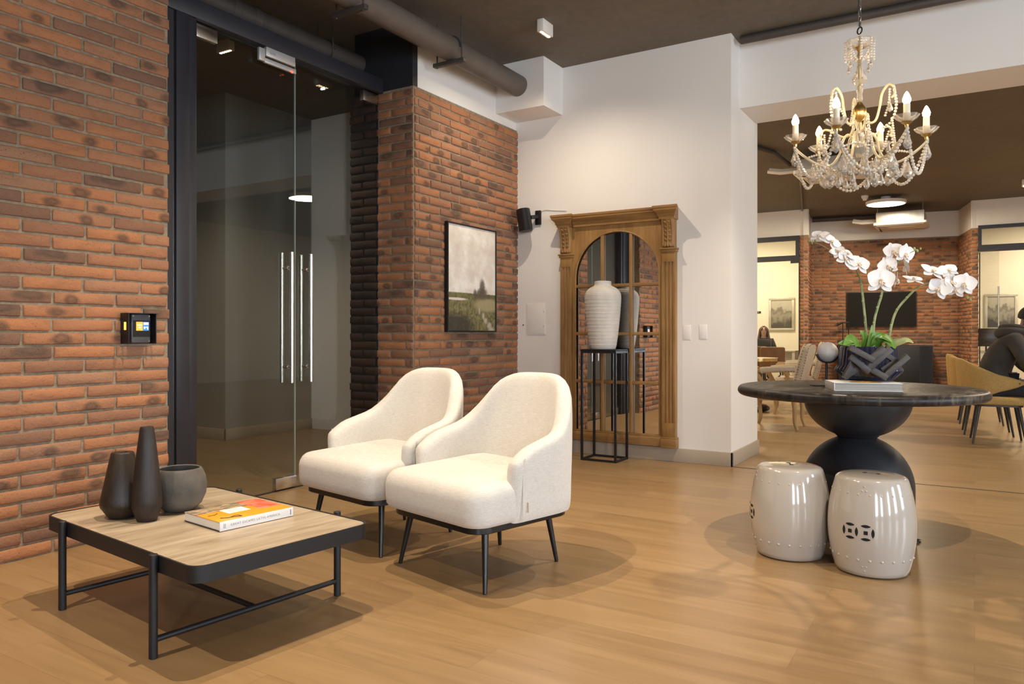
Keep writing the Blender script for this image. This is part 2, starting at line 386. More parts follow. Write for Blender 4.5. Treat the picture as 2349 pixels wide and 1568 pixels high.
def brick_wall(name, O, U, Nn, W, H, pitch=0.312, start=0.0, thick=0.1, course=0.0693, gap=0.0145, depth=0.009, lod=1, z0=0.0, seed=1, mats=('mortar', 'brick')):
    """a running-bond wall of hand-made bricks standing on a mortar slab; U along, Nn outward"""
    rg = random.Random(seed); O = Vector(O); U = Vector(U); Nn = Vector(Nn); Zv = Vector((0, 0, 1))
    vs, fs, rnd, uvs, mi = [], [], [], [], []
    def P(u, v, d): return O + U * u + Zv * v + Nn * d
    # mortar slab
    b = [P(u, v, d) for d in (0, -thick) for v in (0, H) for u in (0, W)]
    vs += b; rnd += [(0, 0, 0)] * 8
    for f in ((0, 1, 3, 2), (5, 4, 6, 7), (4, 0, 2, 6), (1, 5, 7, 3), (2, 3, 7, 6), (4, 5, 1, 0)):
        fs.append(f); mi.append(0); uvs += [(0, 0)] * 4
    rows = int(H / course + 0.001)
    for r in range(rows):
        v0 = r * course + gap * 0.5; v1 = (r + 1) * course - gap * 0.5
        edges = []; x = W + start - (pitch * 0.5 if r % 2 else 0.0)
        while x > -pitch:
            j = rg.uniform(-0.012, 0.012); edges.append(x + j); x -= pitch
        edges = edges[::-1]
        segs = []
        for a, c in zip([edges[0] - pitch] + edges, edges + [W + pitch]):
            a2, c2 = max(a + gap * 0.5, rg.uniform(0.0, 0.003)), min(c - gap * 0.5, W + 0.004 + rg.uniform(-0.003, 0.003))
            if c2 - a2 > 0.03: segs.append((a2, c2))
        for a, c in segs:
            k = (rg.random(), rg.random(), rg.random()); tilt = rg.uniform(-0.002, 0.002) if lod else 0
            e = min(0.006, (c - a) * 0.2)
            if lod: us = [a, a + e] + [a + (c - a) * t for t in (0.25, 0.5, 0.75)] + [c - e, c]; vv = [v0, v0 + 0.005, (v0 + v1) / 2, v1 - 0.005, v1]
            else: us = [a, a + 0.006, c - 0.006, c]; vv = [v0, v0 + 0.006, v1 - 0.006, v1]
            nu, nv = len(us), len(vv); base = len(vs); dd = depth + rg.uniform(-0.002, 0.003)
            wob = [rg.uniform(-0.0022, 0.0022) for _ in range(nu)], [rg.uniform(-0.0022, 0.0022) for _ in range(nu)]
            for j, v in enumerate(vv):
                for i, u in enumerate(us):
                    edge = i in (0, nu - 1) or j in (0, nv - 1); corner = i in (0, nu - 1) and j in (0, nv - 1)
                    ju = rg.uniform(-0.0015, 0.0015) if lod else 0
                    jv = (wob[0][i] if j < nv / 2 else wob[1][i]) if lod else 0
                    d = dd - (0.0035 if edge else 0) - (0.0015 if corner else 0) + (rg.uniform(-0.0008, 0.0008) if lod else 0) + tilt * (i / nu - 0.5)
                    uu = u + ju
                    if corner: uu += 0.0015 if i == 0 else -0.0015; jv += 0.0015 if j == 0 else -0.0015
                    vs.append(P(uu, v + jv, d)); rnd.append(k)
            def uvof(idx):
                i = (idx - base) % nu; j = (idx - base) // nu
                asp = (c - a) / (v1 - v0) / 4.0
                return ((us[i] - (a + c) / 2) / ((c - a) / 2) * asp, (vv[j] - (v0 + v1) / 2) / ((v1 - v0) / 2))
            for j in range(nv - 1):
                for i in range(nu - 1):
                    f = (base + j * nu + i, base + j * nu + i + 1, base + (j + 1) * nu + i + 1, base + (j + 1) * nu + i)
                    fs.append(f); mi.append(1); uvs += [uvof(q) for q in f]
            ring = [base + i for i in range(nu)] + [base + j * nu + nu - 1 for j in range(1, nv)] + [base + (nv - 1) * nu + i for i in range(nu - 2, -1, -1)] + [base + j * nu for j in range(nv - 2, 0, -1)]
            rb = len(vs)
            for q in ring:
                i = (q - base) % nu; j = (q - base) // nu
                vs.append(P(us[i], vv[j], -0.004)); rnd.append(k)
            for q in range(len(ring)):
                q2 = (q + 1) % len(ring)
                fs.append((ring[q], rb + q, rb + q2, ring[q2])); mi.append(1)
                uvs += [uvof(ring[q]), uvof(ring[q]), uvof(ring[q2]), uvof(ring[q2])]
    # keep faces turned outward
    if U.cross(Zv).dot(Nn) < 0:
        nf = []; nuv = []; p = 0
        for f in fs: nf.append(tuple(reversed(f))); nuv += list(reversed(uvs[p:p + len(f)])); p += len(f)
        fs, uvs = nf, nuv
    me = bpy.data.meshes.new(name); me.from_pydata([tuple(v) for v in vs], [], fs)
    me.materials.append(M[mats[0]]); me.materials.append(M[mats[1]])
    me.polygons.foreach_set('material_index', mi)
    me.polygons.foreach_set('use_smooth', [m == 1 for m in mi])
    a_ = me.attributes.new('rnd', 'FLOAT_COLOR', 'POINT'); a_.data.foreach_set('color', [x for k in rnd for x in (*k, 1.0)])
    ul = me.uv_layers.new(name='UVMap'); ul.data.foreach_set('uv', [x for q in uvs for x in q])
    me.update(); me.set_sharp_from_angle(angle=math.radians(60))
    o = bpy.data.objects.new(name, me); COL.objects.link(o); o['kind'] = 'structure'; return o

# floor and ceiling
struct(MB().span((-4, -7, -0.08), (21, 10, 0)), 'floor', M['floor'], smooth=False)
struct(MB().span((-4, -7, CEIL), (21, 10, CEIL + 0.12)), 'ceiling', M['ceiling'], smooth=False)

# left brick wall, its end face, plain wall behind it
brick_wall('wall_left', (-1.6, YL, 0), (1, 0, 0), (0, -1, 0), XL + 1.6, CEIL, start=-0.008, thick=0.14, seed=3)
struct(MB().span((-4, YL, 0), (-1.6, YL + 0.14, CEIL)), 'wall_left', M['white'], smooth=False)
brick_wall('wall_left_end', (XL - 0.012, YL + 0.004, 0), (0, 1, 0), (1, 0, 0), 0.16, CEIL, pitch=0.30, thick=0.05, seed=4)
# brick wall with the painting, the return of its left edge, white wall above
ZB = 3.065
brick_wall('wall_center', (XC + 0.012, YC, 0), (1, 0, 0), (0, -1, 0), XM - XC - 0.012, ZB, pitch=0.285, start=-0.1, thick=0.12, seed=5)
brick_wall('wall_center_end', (XC, YC + 0.002, 0), (0, 1, 0), (-1, 0, 0), YG - YC - 0.002, ZB, pitch=0.285, thick=0.1, seed=6)
brick_wall('wall_center_hall', (XC, YG + 0.002, 0), (0, 1, 0), (-1, 0, 0), 0.30, ZB, pitch=0.285, thick=0.1, seed=8, mats=('dark_panel', 'brick_shaded'))  # unlit side of the pier: its shade is put into brick and mortar colours
struct(MB().span((XC + 0.06, YC + 0.01, ZB), (XM, YC + 0.13, CEIL)), 'wall_center_top', M['white'], smooth=False)
struct(MB().span((XC - 0.004, YC + 0.006, ZB + 0.002), (XC + 0.06, YC + 0.62, CEIL)), 'trim_1', M['dark_panel'], smooth=False)
# wall with the mirror, its bulkhead box and the beam over the opening
struct(MB().span((XM, YCOL, 0), (XCB, 10, CEIL)), 'wall_mirror', M['white'], smooth=False)
struct(MB().span((5.90, 3.285, 3.143), (XM, YC + 0.01, CEIL)), 'bulkhead', M['white'], smooth=False)
struct(MB().span((6.53, -7, 3.03), (7.08, YCOL, CEIL)), 'beam', M['white'], smooth=False)
# skirting of that wall, returned round its end
bb = MB()
bb.span((XM - 0.018, YCOL - 0.018, 0), (XM, YC, 0.118), 0.003); bb.span((XM - 0.018, YCOL - 0.018, 0), (XCB, YCOL, 0.118), 0.003)
struct(bb, 'baseboard_mirror', M['base'])
# floor joint under the beam
struct(MB().span((XM - 0.008, -7, 0), (XM + 0.004, YCOL - 0.02, 0.0022)), 'trim_2', M['dark_metal'], smooth=False)

# hall behind the glass
struct(MB().span((5.08, 6.58, 0), (XM, 10, CEIL)), 'wall_hall', M['grey_wall'], smooth=False)
hb = MB(); hb.span((5.066, 6.566, 0), (XM, 6.58, 0.118), 0.003); hb.span((5.066, 6.566, 0), (5.08, 10, 0.118), 0.003)
struct(hb, 'baseboard_hall', M['base'])
struct(MB().span((XL - 0.2, YL + 0.165, 0), (XL - 0.06, 10, CEIL)), 'wall_hall_side', M['grey_wall'], smooth=False)

# outer walls with the windows (behind and to the right of the camera)
def window_wall(name, axis, pos, lo, hi, wins, mat):
    mb = MB(); cur = lo
    def sp(a, b, z0, z1):
        if axis == 'x': mb.span((a, pos - 0.1, z0), (b, pos + 0.1, z1))
        else: mb.span((pos - 0.1, a, z0), (pos + 0.1, b, z1))
    for a, b in wins:
        sp(cur, a, 0, CEIL); sp(a, b, 0, 0.45); sp(a, b, 3.05, CEIL); cur = b
    sp(cur, hi, 0, CEIL); struct(mb, name, mat, smooth=False)
    for i, (a, b) in enumerate(wins):
        f = MB(); n = max(1, round((b - a) / 1.2))
        for k in range(n + 1):
            u = a + (b - a) * k / n
            if axis == 'x': f.span((u - 0.03, pos - 0.04, 0.45), (u + 0.03, pos + 0.04, 3.05))
            else: f.span((pos - 0.04, u - 0.03, 0.45), (pos + 0.04, u + 0.03, 3.05))
        for z in (0.48, 3.02):
            if axis == 'x': f.span((a, pos - 0.04, z - 0.03), (b, pos + 0.04, z + 0.03))
            else: f.span((pos - 0.04, a, z - 0.03), (pos + 0.04, b, z + 0.03))
        wn = struct(f, 'window_%d' % (i + (1 if axis == 'x' else 5)), M['frame'], smooth=False)
        g = MB()
        if axis == 'x': g.span((a, pos - 0.004, 0.5), (b, pos + 0.004, 3.0))
        else: g.span((pos - 0.004, a, 0.5), (pos + 0.004, b, 3.0))
        g.build('pane', M['glass_thin'], wn, smooth=False)
window_wall('wall_right', 'x', -6.4, -4, 21, [(-1.75, -0.85), (1.15, 2.05), (4.05, 4.95)], M['white'])
window_wall('wall_rear', 'y', -4.0, -7, YL, [(-5.15, -4.25), (-2.85, -1.95)], M['white'])
struct(MB().span((XL - 0.2, 9.9, 0), (21, 10, CEIL)), 'wall_far', M['white'], smooth=False)
struct(MB().span((20.9, -7, 0), (21, 10, CEIL)), 'wall_end', M['white'], smooth=False)

# ------------------------------------------------------------------ glass doors
XE = 3.795                                              # where the leaves meet
fr = MB()
fr.span((2.675, YG - 0.045, 0), (2.80, YG + 0.075, 3.29)); fr.span((2.815, YG - 0.055, 0), (2.905, YG + 0.06, 3.29), 0.003)
fr.span((2.905, YG - 0.045, 0), (2.962, YG + 0.05, 3.29), 0.003)
fr.span((2.70, YG - 0.060, 3.048), (XC - 0.005, YG + 0.065, 3.165), 0.003)
struct(fr, 'trim_3', M['frame'])
struct(MB().span((2.80, YG - 0.03, 0.0), (2.815, YG + 0.05, 3.05)), 'trim_4', M['steel'], smooth=False)
struct(MB().span((2.97, YG - 0.012, 0), (XC, YG + 0.012, 0.004)), 'trim_5', M['dark_metal'], smooth=False)
def leaf(name, x0, x1, hx, hinge_left, rz):
    piv = x0 if hinge_left else x1
    d = bpy.data.objects.new(name, None); COL.objects.link(d); d.location = (piv, YG, 0); d.rotation_euler = (0, 0, rz); d['kind'] = 'structure'
    g = MB().span((x0 - piv, -0.006, 0.012), (x1 - piv, 0.006, 3.04)).build('glass_leaf', M['glass'], d, smooth=False)
    e = x1 if hinge_left else x0
    if hinge_left: MB().span((e - piv - 0.0012, -0.0062, 0.012), (e - piv + 0.0012, 0.0062, 3.04)).build('edge_strip', plain('polished_glass_edge_' + name, (0.42, 0.52, 0.48), 0.2, var=0.03), d, smooth=False)
    h = MB()
    for sgn in (-1, 1):
        h.cyl((hx - piv, sgn * 0.050, 0.752), (hx - piv, sgn * 0.050, 1.677), 0.0155, seg=20, bev=0.002)
    for z in (0.865, 1.565):
        h.cyl((hx - piv, -0.050, z), (hx - piv, 0.050, z), 0.009, seg=14)
        h.cyl((hx - piv, -0.014, z), (hx - piv, 0.014, z), 0.013, seg=14)
    h.build('pull_handle', M['steel'], d)
    p = MB(); a = x0 if hinge_left else x1 - 0.165
    for z in (0.01, 2.955):
        aa = a if z > 1 else (e - 0.165 if hinge_left else e)
        if z < 1: aa = a
        p.span((aa - piv, -0.019, z), (aa - piv + 0.165, 0.019, z + 0.082), 0.002)
    p.build('patch_fitting', M['steel'], d)
    return d
d1 = leaf('door_1', 2.967, XE - 0.003, XE - 0.075, True, 0.0)
lk = MB().span((XE - 0.003 - 0.185 - 2.967, -0.019, 0.012), (XE - 0.003 - 2.967, 0.019, 0.092), 0.002)
lk.cyl((XE - 0.09 - 2.967, -0.023, 0.05), (XE - 0.09 - 2.967, -0.018, 0.05), 0.010, seg=14); lk.build('bottom_lock', M['steel'], d1)
d2 = leaf('door_2', XE + 0.003, XC - 0.03, XE + 0.105, False, 0.0)
# magnetic lock on the door head
t = thing('magnetic_lock', 'silver electromagnetic door lock with a red light under the black door head', 'lock', (3.62, YG - 0.03, 2.99))
MB().span((-0.13, -0.028, -0.005), (0.125, 0.0, 0.058), 0.003).build('lock_body', M['alu'], t)
MB().span((-0.185, -0.022, -0.045), (-0.135, 0.0, 0.04), 0.003).build('side_bracket', M['alu'], t)
MB().span((-0.135, -0.02, -0.05), (0.14, 0.0, -0.018), 0.002).build('armature_plate', M['alu'], t)
MB().span((-0.10, -0.0292, 0.016), (-0.05, -0.028, 0.036)).build('sticker', plain('grey_sticker', (0.35, 0.35, 0.38), 0.5), t, smooth=False)
MB().ball((0.10, -0.022, -0.048), 0.008).build('indicator_light', glow('red_indicator', (1.0, 0.04, 0.02), 6.0), t)

# ------------------------------------------------------------------ ceiling services
def pipe_hanger(t, x, y, z, r, mat, w=0.30):
    h = MB()
    h.span((x - 0.02, y - w / 2, z - r - 0.035), (x + 0.02, y + w / 2, z - r - 0.004), 0.003)
    for s in (-1, 1): h.cyl((x, y + s * (w / 2 - 0.03), z - r - 0.045), (x, y + s * (w / 2 - 0.03), CEIL), 0.006, seg=8)
    h.build('hanger', mat, t)
    MB().tube([(x + 0.015, y + (r + 0.006) * math.cos(a), z + (r + 0.006) * math.sin(a)) for a in [PI * k / 12 for k in range(13)]], 0.007, 8).build('pipe_clamp', mat, t)
t = thing('ceiling_pipe', 'thick grey round pipe hung below the dark ceiling, running into the white bulkhead', 'pipe', (0, 0, 0))
MB().cyl((-2.0, 3.55, 3.36), (5.905, 3.55, 3.36), 0.095, seg=36).build('pipe_run', M['pipe'], t)
for x in (4.84, 3.72): pipe_hanger(t, x, 3.55, 3.36, 0.095, M['pipe_dark'])
t = thing('drain_pipe', 'dark jointed pipe running along the ceiling above the glass doors', 'pipe', (0, 0, 0))
MB().cyl((2.3, 4.36, 3.33), (4.9, 4.36, 3.33), 0.078, seg=28).build('pipe_run', M['pipe_dark'], t)
for x in (3.06, 3.42, 3.60): MB().cyl((x - 0.03, 4.36, 3.33), (x + 0.03, 4.36, 3.33), 0.086, seg=28, bev=0.006).build('pipe_joint', M['pipe_dark'], t)
pipe_hanger(t, 4.3, 4.36, 3.33, 0.078, M['pipe_dark'], 0.22)
t = MB().tube(catmull([(3.66, 4.15, 3.56), (3.55, 4.35, 3.55), (3.62, 4.62, 3.53), (4.0, 4.66, 3.53), (4.9, 4.66, 3.53)], 6), 0.022, 10).build('conduit', M['pipe_dark'])
tag(t, 'thin dark conduit bending along the ceiling behind the jointed pipe over the glass doors', 'conduit')
t = MB().tube([(6.36, y, 3.545) for y in (-6.5, -3, 0, 1.66)], 0.035, 12).build('beam_pipe', M['pipe_dark'])
tag(t, 'dark pipe fixed along the ceiling in front of the white beam', 'pipe')
# ================================================================== LAMPS ON THE CEILING
M['led'] = glow('warm_led', (1.0, 0.72, 0.38), 25.0)
M['lamp_white'] = plain('white_lamp_body', (0.82, 0.78, 0.72), 0.45, var=0.02)
M['led_panel'] = glow('led_panel', (1.0, 0.86, 0.62), 9.0)
def downlight(x, y, z, label, power, group='white linear ceiling downlights', size=1.75, rz=0.0, blend=0.8):
    t = thing('linear_downlight', label, 'ceiling light', (x, y, z), rz, group)
    b = MB().span((-0.082, -0.028, -0.098), (0.082, 0.028, 0.0), 0.003).build('lamp_body', M['lamp_white'], t)
    for k in range(5):
        u = -0.06 + 0.03 * k
        MB().cyl((u, 0, -0.1005), (u, 0, -0.097), 0.0105, seg=12).build('led', M['led'], b)
    if power:
        l = bpy.data.lights.new('downlight', 'SPOT'); l.energy = power; l.color = WARM; l.spot_size = size; l.spot_blend = blend; l.shadow_soft_size = 0.012
        o = bpy.data.objects.new('downlight', l); o.location = (0, 0, -0.114); COL.objects.link(o); o.parent = t
    return t
downlight(5.27, 2.92, CEIL, 'white linear downlight on the dark ceiling near the bulkhead box and the mirror wall', 95, size=2.7, blend=1.0)
downlight(5.2, 0.75, CEIL, 'white linear downlight on the ceiling above the round black table', 265)
downlight(3.0, 2.6, CEIL, 'white linear downlight on the ceiling above the two white armchairs', 215)
downlight(2.12, 2.3, CEIL, 'white linear downlight on the ceiling above the coffee table', 260)
downlight(3.2, -0.4, CEIL, 'added unseen linear downlight on the ceiling right of the camera, over bare floor', 190)  # lamp added out of view to light the open floor
downlight(0.2, 2.6, CEIL, 'added unseen linear downlight on the ceiling at the left brick wall, behind the camera', 230)  # extra lamp, out of view, added for light by the left wall
downlight(4.18, 5.41, CEIL, 'lit linear downlight on the ceiling of the dim hall behind the glass doors', 95, rz=PI / 2, size=2.2, blend=0.8)
def disc_lamp(x, y, z, r, label, power, group='round ceiling lamps'):
    t = thing('disc_lamp', label, 'ceiling light', (x, y, z), 0, group)
    MB().lathe([(0, CEIL - z), (0.08, CEIL - z), (0.08, 0.0), (r, 0), (r, -0.05), (r - 0.02, -0.055), (r - 0.02, -0.05), (0, -0.05)], 40).build('lamp_body', M['lamp_white'], t)
    MB().lathe([(0, -0.052), (r - 0.022, -0.052), (r - 0.022, -0.056), (0, -0.058)], 40).build('diffuser', M['led_panel'], t)
    l = bpy.data.lights.new('disc', 'AREA'); l.shape = 'DISK'; l.size = 2 * r; l.energy = power; l.color = (1.0, 0.82, 0.58)
    o = bpy.data.objects.new('disc', l); o.location = (0, 0, -0.07); COL.objects.link(o); o.parent = t
    return t

# ================================================================== COFFEE TABLE
def m_travertine():
    m, nt, b = new_mat('travertine')
    v = coords(nt, (1.2, 9, 1)); f = noise(nt, v, 1.8, 6, 0.6, 0.8); g = noise(nt, coords(nt, (3, 40, 1)), 2.0, 4)
    fac = math_(nt, 'ADD', math_(nt, 'MULTIPLY', f, 0.7), math_(nt, 'MULTIPLY', g, 0.3))
    L(nt, ramp(nt, fac, [(0.33, (0.27, 0.20, 0.13)), (0.52, (0.41, 0.325, 0.23)), (0.7, (0.52, 0.44, 0.335))]), b.inputs['Base Color'])
    b.inputs['Roughness'].default_value = 0.34; return m
M['travertine'] = m_travertine()
M['black_steel'] = plain('black_steel_tube', (0.009, 0.009, 0.011), 0.5, var=0.15, scale=40, bmp=0.12, bscale=400)
ct = thing('coffee_table', 'low coffee table with a pale stone top in a black steel frame', 'coffee table', (1.975, 2.694, 0), math.radians(-6.5))
TX, TY0, TY1, TZ = 0.376, -0.60, 0.585, 0.345
MB().prism(rrect(-TX + 0.008, TY0 + 0.008, TX - 0.008, TY1 - 0.008, 0.05, 8), [(0.312, 0), (TZ - 0.004, 0), (TZ - 0.002, 0.002)]).build('table_top', M['travertine'], ct)
rim = MB()
o_, i_ = rrect(-TX, TY0, TX, TY1, 0.058, 8), rrect(-TX + 0.0075, TY0 + 0.0075, TX - 0.0075, TY1 - 0.0075, 0.0505, 8)
rows = [[(x, y, 0.288) for x, y in i_], [(x, y, 0.288) for x, y in o_], [(x, y, TZ) for x, y in o_], [(x, y, TZ) for x, y in i_], [(x, y, 0.288) for x, y in i_]]
rim.grid(rows, True); rim.build('rim', M['black_steel'], ct)
for sx in (-1, 1):
    for sy in (-1, 1):
        MB().cyl((sx * 0.391, sy * 0.366, 0), (sx * 0.391, sy * 0.366, 0.353), 0.0145, seg=20, bev=0.002).build('leg', M['black_steel'], ct)
        
for sy in (-1, 1):
    MB().cyl((-0.391, sy * 0.366, 0.062), (0.391, sy * 0.366, 0.062), 0.0105, seg=14).build('stretcher', M['black_steel'], ct)
MB().cyl((0.0, -0.366, 0.062), (0.0, 0.366, 0.062), 0.0105, seg=14).build('stretcher', M['black_steel'], ct)

def m_dark_wood_vase(name, c1, c2, rough):
    return wood(name, c1, c2, rough, 'Z', 9.0, 26.0, 0.35)
M['vase_a'] = m_dark_wood_vase('smoked_wood', (0.010, 0.006, 0.004), (0.032, 0.019, 0.011), 0.4)
M['vase_b'] = m_dark_wood_vase('brown_black_wood', (0.009, 0.006, 0.005), (0.030, 0.019, 0.015), 0.45)
p = fl(281, 1184, TZ)
o = MB().lathe([(0, 0), (0.050, 0), (0.056, 0.005), (0.062, 0.014), (0.083, 0.045), (0.0855, 0.06), (0.081, 0.085), (0.044, 0.262), (0.040, 0.2665), (0.020, 0.2665), (0.017, 0.262), (0.017, 0.2), (0, 0.2)], 40).build('conical_vase', M['vase_a'])
o.location = p; tag(o, 'short wide dark wooden vase, conical, at the left rear of the coffee table', 'vase')
p = fl(337, 1192, TZ)
o = MB().lathe([(0, 0), (0.038, 0), (0.040, 0.006), (0.0445, 0.016), (0.0565, 0.055), (0.0575, 0.085), (0.0535, 0.14), (0.036, 0.30), (0.0265, 0.372), (0.0235, 0.3785), (0.014, 0.3785), (0.011, 0.374), (0.011, 0.30), (0, 0.30)], 40).build('bottle_vase', M['vase_b'])
o.location = p; tag(o, 'tall slender dark brown wooden vase tapering to a narrow neck on the coffee table', 'vase')
M['pottery'] = plain('smoky_pottery', (0.105, 0.093, 0.08), 0.7, var=0.45, scale=7, bmp=0.25, bscale=120)
p = fl(412, 1168, TZ)
o = MB().lathe([(0, 0), (0.058, 0), (0.066, 0.006), (0.089, 0.028), (0.106, 0.068), (0.110, 0.105), (0.105, 0.142), (0.094, 0.168), (0.087, 0.178), (0.083, 0.180), (0.079, 0.177), (0.086, 0.160), (0.099, 0.12), (0.098, 0.08), (0.08, 0.035), (0.05, 0.015), (0, 0.012)], 48).build('pottery_bowl', M['pottery'])
o.location = p; tag(o, 'round grey earthenware bowl pot on the coffee table, behind the vases', 'bowl')

# the book with the orange cover
pA, pB, pD = fl(504, 1219, TZ), fl(672, 1182, TZ), fl(430, 1192, TZ)
ux = (pB - pA).normalized(); bw = (pB - pA).length; bd = (pD - pA).length * 0.98
bk = thing('hardback_book', 'thick hardback book with an orange illustrated cover, lying on the coffee table', 'book', pA, math.atan2(ux.y, ux.x))
def m_cover():
    m, nt, b = new_mat('orange_cover'); v = coords(nt); s = N(nt, 'ShaderNodeSeparateXYZ'); L(nt, v, s.inputs[0])
    n = noise(nt, coords(nt, (9, 14, 1)), 1.6, 5, 0.6, 1.0)
    y = math_(nt, 'ADD', math_(nt, 'DIVIDE', s.outputs[1], bd), math_(nt, 'MULTIPLY', math_(nt, 'SUBTRACT', n, 0.5), 0.12))
    x = math_(nt, 'ADD', math_(nt, 'DIVIDE', s.outputs[0], bw), math_(nt, 'MULTIPLY', math_(nt, 'SUBTRACT', n, 0.5), 0.15))
    back = ramp(nt, noise(nt, coords(nt, (8, 22, 1)), 2.0, 4), [(0.3, (0.10, 0.08, 0.04)), (0.45, (0.62, 0.45, 0.28)), (0.55, (0.18, 0.19, 0.14)), (0.7, (0.55, 0.14, 0.05))])
    c = mixc(nt, ramp(nt, y, [(0.6, (0,) * 3), (0.66, (1,) * 3)]), (0.78, 0.33, 0.02), back)
    red = math_(nt, 'MULTIPLY', math_(nt, 'GREATER_THAN', x, 0.69), math_(nt, 'GREATER_THAN', y, 0.30))
    c = mixc(nt, red, c, ramp(nt, n, [(0.35, (0.75, 0.08, 0.03)), (0.65, (0.80, 0.34, 0.22))]))
    L(nt, c, b.inputs['Base Color']); b.inputs['Roughness'].default_value = 0.3; return m
M['paper'] = plain('book_pages', (0.74, 0.72, 0.68), 0.7, var=0.08, scale=6, stretch=(1, 1, 60))
M['spine'] = plain('white_book_cloth', (0.80, 0.80, 0.80), 0.45, var=0.02)
BH = 0.036
MB().span((0.002, 0.004, 0.003), (bw - 0.003, bd - 0.003, BH - 0.003)).build('page_block', M['paper'], bk, smooth=False)
MB().span((0, 0.0, BH - 0.003), (bw, bd, BH), 0.0008).build('front_cover', m_cover(), bk)
MB().span((0, 0.0, 0.0), (bw, bd, 0.003), 0.0008).build('back_cover', plain('dark_back_cover', (0.06, 0.05, 0.05), 0.4), bk)
MB().span((0, -0.002, 0.0), (bw, 0.004, BH), 0.001).build('spine', M['spine'], bk)
M['ink'] = plain('grey_ink', (0.22, 0.22, 0.24), 0.6); M['ink_black'] = plain('black_ink', (0.03, 0.03, 0.03), 0.6)
text_obj('spine_title', 'GREAT ESCAPES LATIN AMERICA', 0.0125, M['ink'], Matrix.Translation((bw * 0.47, -0.0022, BH * 0.5)) @ Matrix.Rotation(PI / 2, 4, 'X'), bk, 0.0003, 1.22)
mk = MB()
for k in range(3): mk.span((bw * 0.045 + 0.0035 * k, -0.0024, BH * 0.25), (bw * 0.045 + 0.0035 * k + 0.0012, -0.0018, BH * 0.75))
mk.build('spine_bars', M['ink'], bk, smooth=False)
mk = MB()
for k in range(5): mk.span((bw * 0.955, -0.0024, BH * (0.22 + 0.12 * k)), (bw * 0.955 + 0.004, -0.0018, BH * (0.30 + 0.12 * k)))
mk.build('spine_mark', M['ink_black'], bk, smooth=False)
MB().span((bw * 0.30, bd * 0.38, BH), (bw * 0.60, bd * 0.66, BH + 0.0004)).build('title_label', M['spine'], bk, smooth=False)
ln = MB()
for k in range(4): ln.span((bw * 0.34, bd * (0.44 + 0.05 * k), BH + 0.0004), (bw * (0.5 + 0.02 * (k % 2)), bd * (0.446 + 0.05 * k), BH + 0.0007))
ln.build('label_lines', M['ink'], bk, smooth=False)
fig = MB().tube([(bw * a, bd * c, BH + 0.001) for a, c in ((0.10, 0.20), (0.17, 0.14), (0.25, 0.13), (0.33, 0.09))], 0.0016, 6)
fig.tube([(bw * a, bd * c, BH + 0.001) for a, c in ((0.20, 0.14), (0.27, 0.19), (0.33, 0.18), (0.33, 0.08))], 0.0012, 6)
fig.tube([(bw * a, bd * c, BH + 0.001) for a, c in ((0.06, 0.45), (0.14, 0.44), (0.2, 0.5))], 0.0012, 6)
fig.build('cover_drawing', plain('dark_drawing', (0.10, 0.03, 0.015), 0.5), bk)

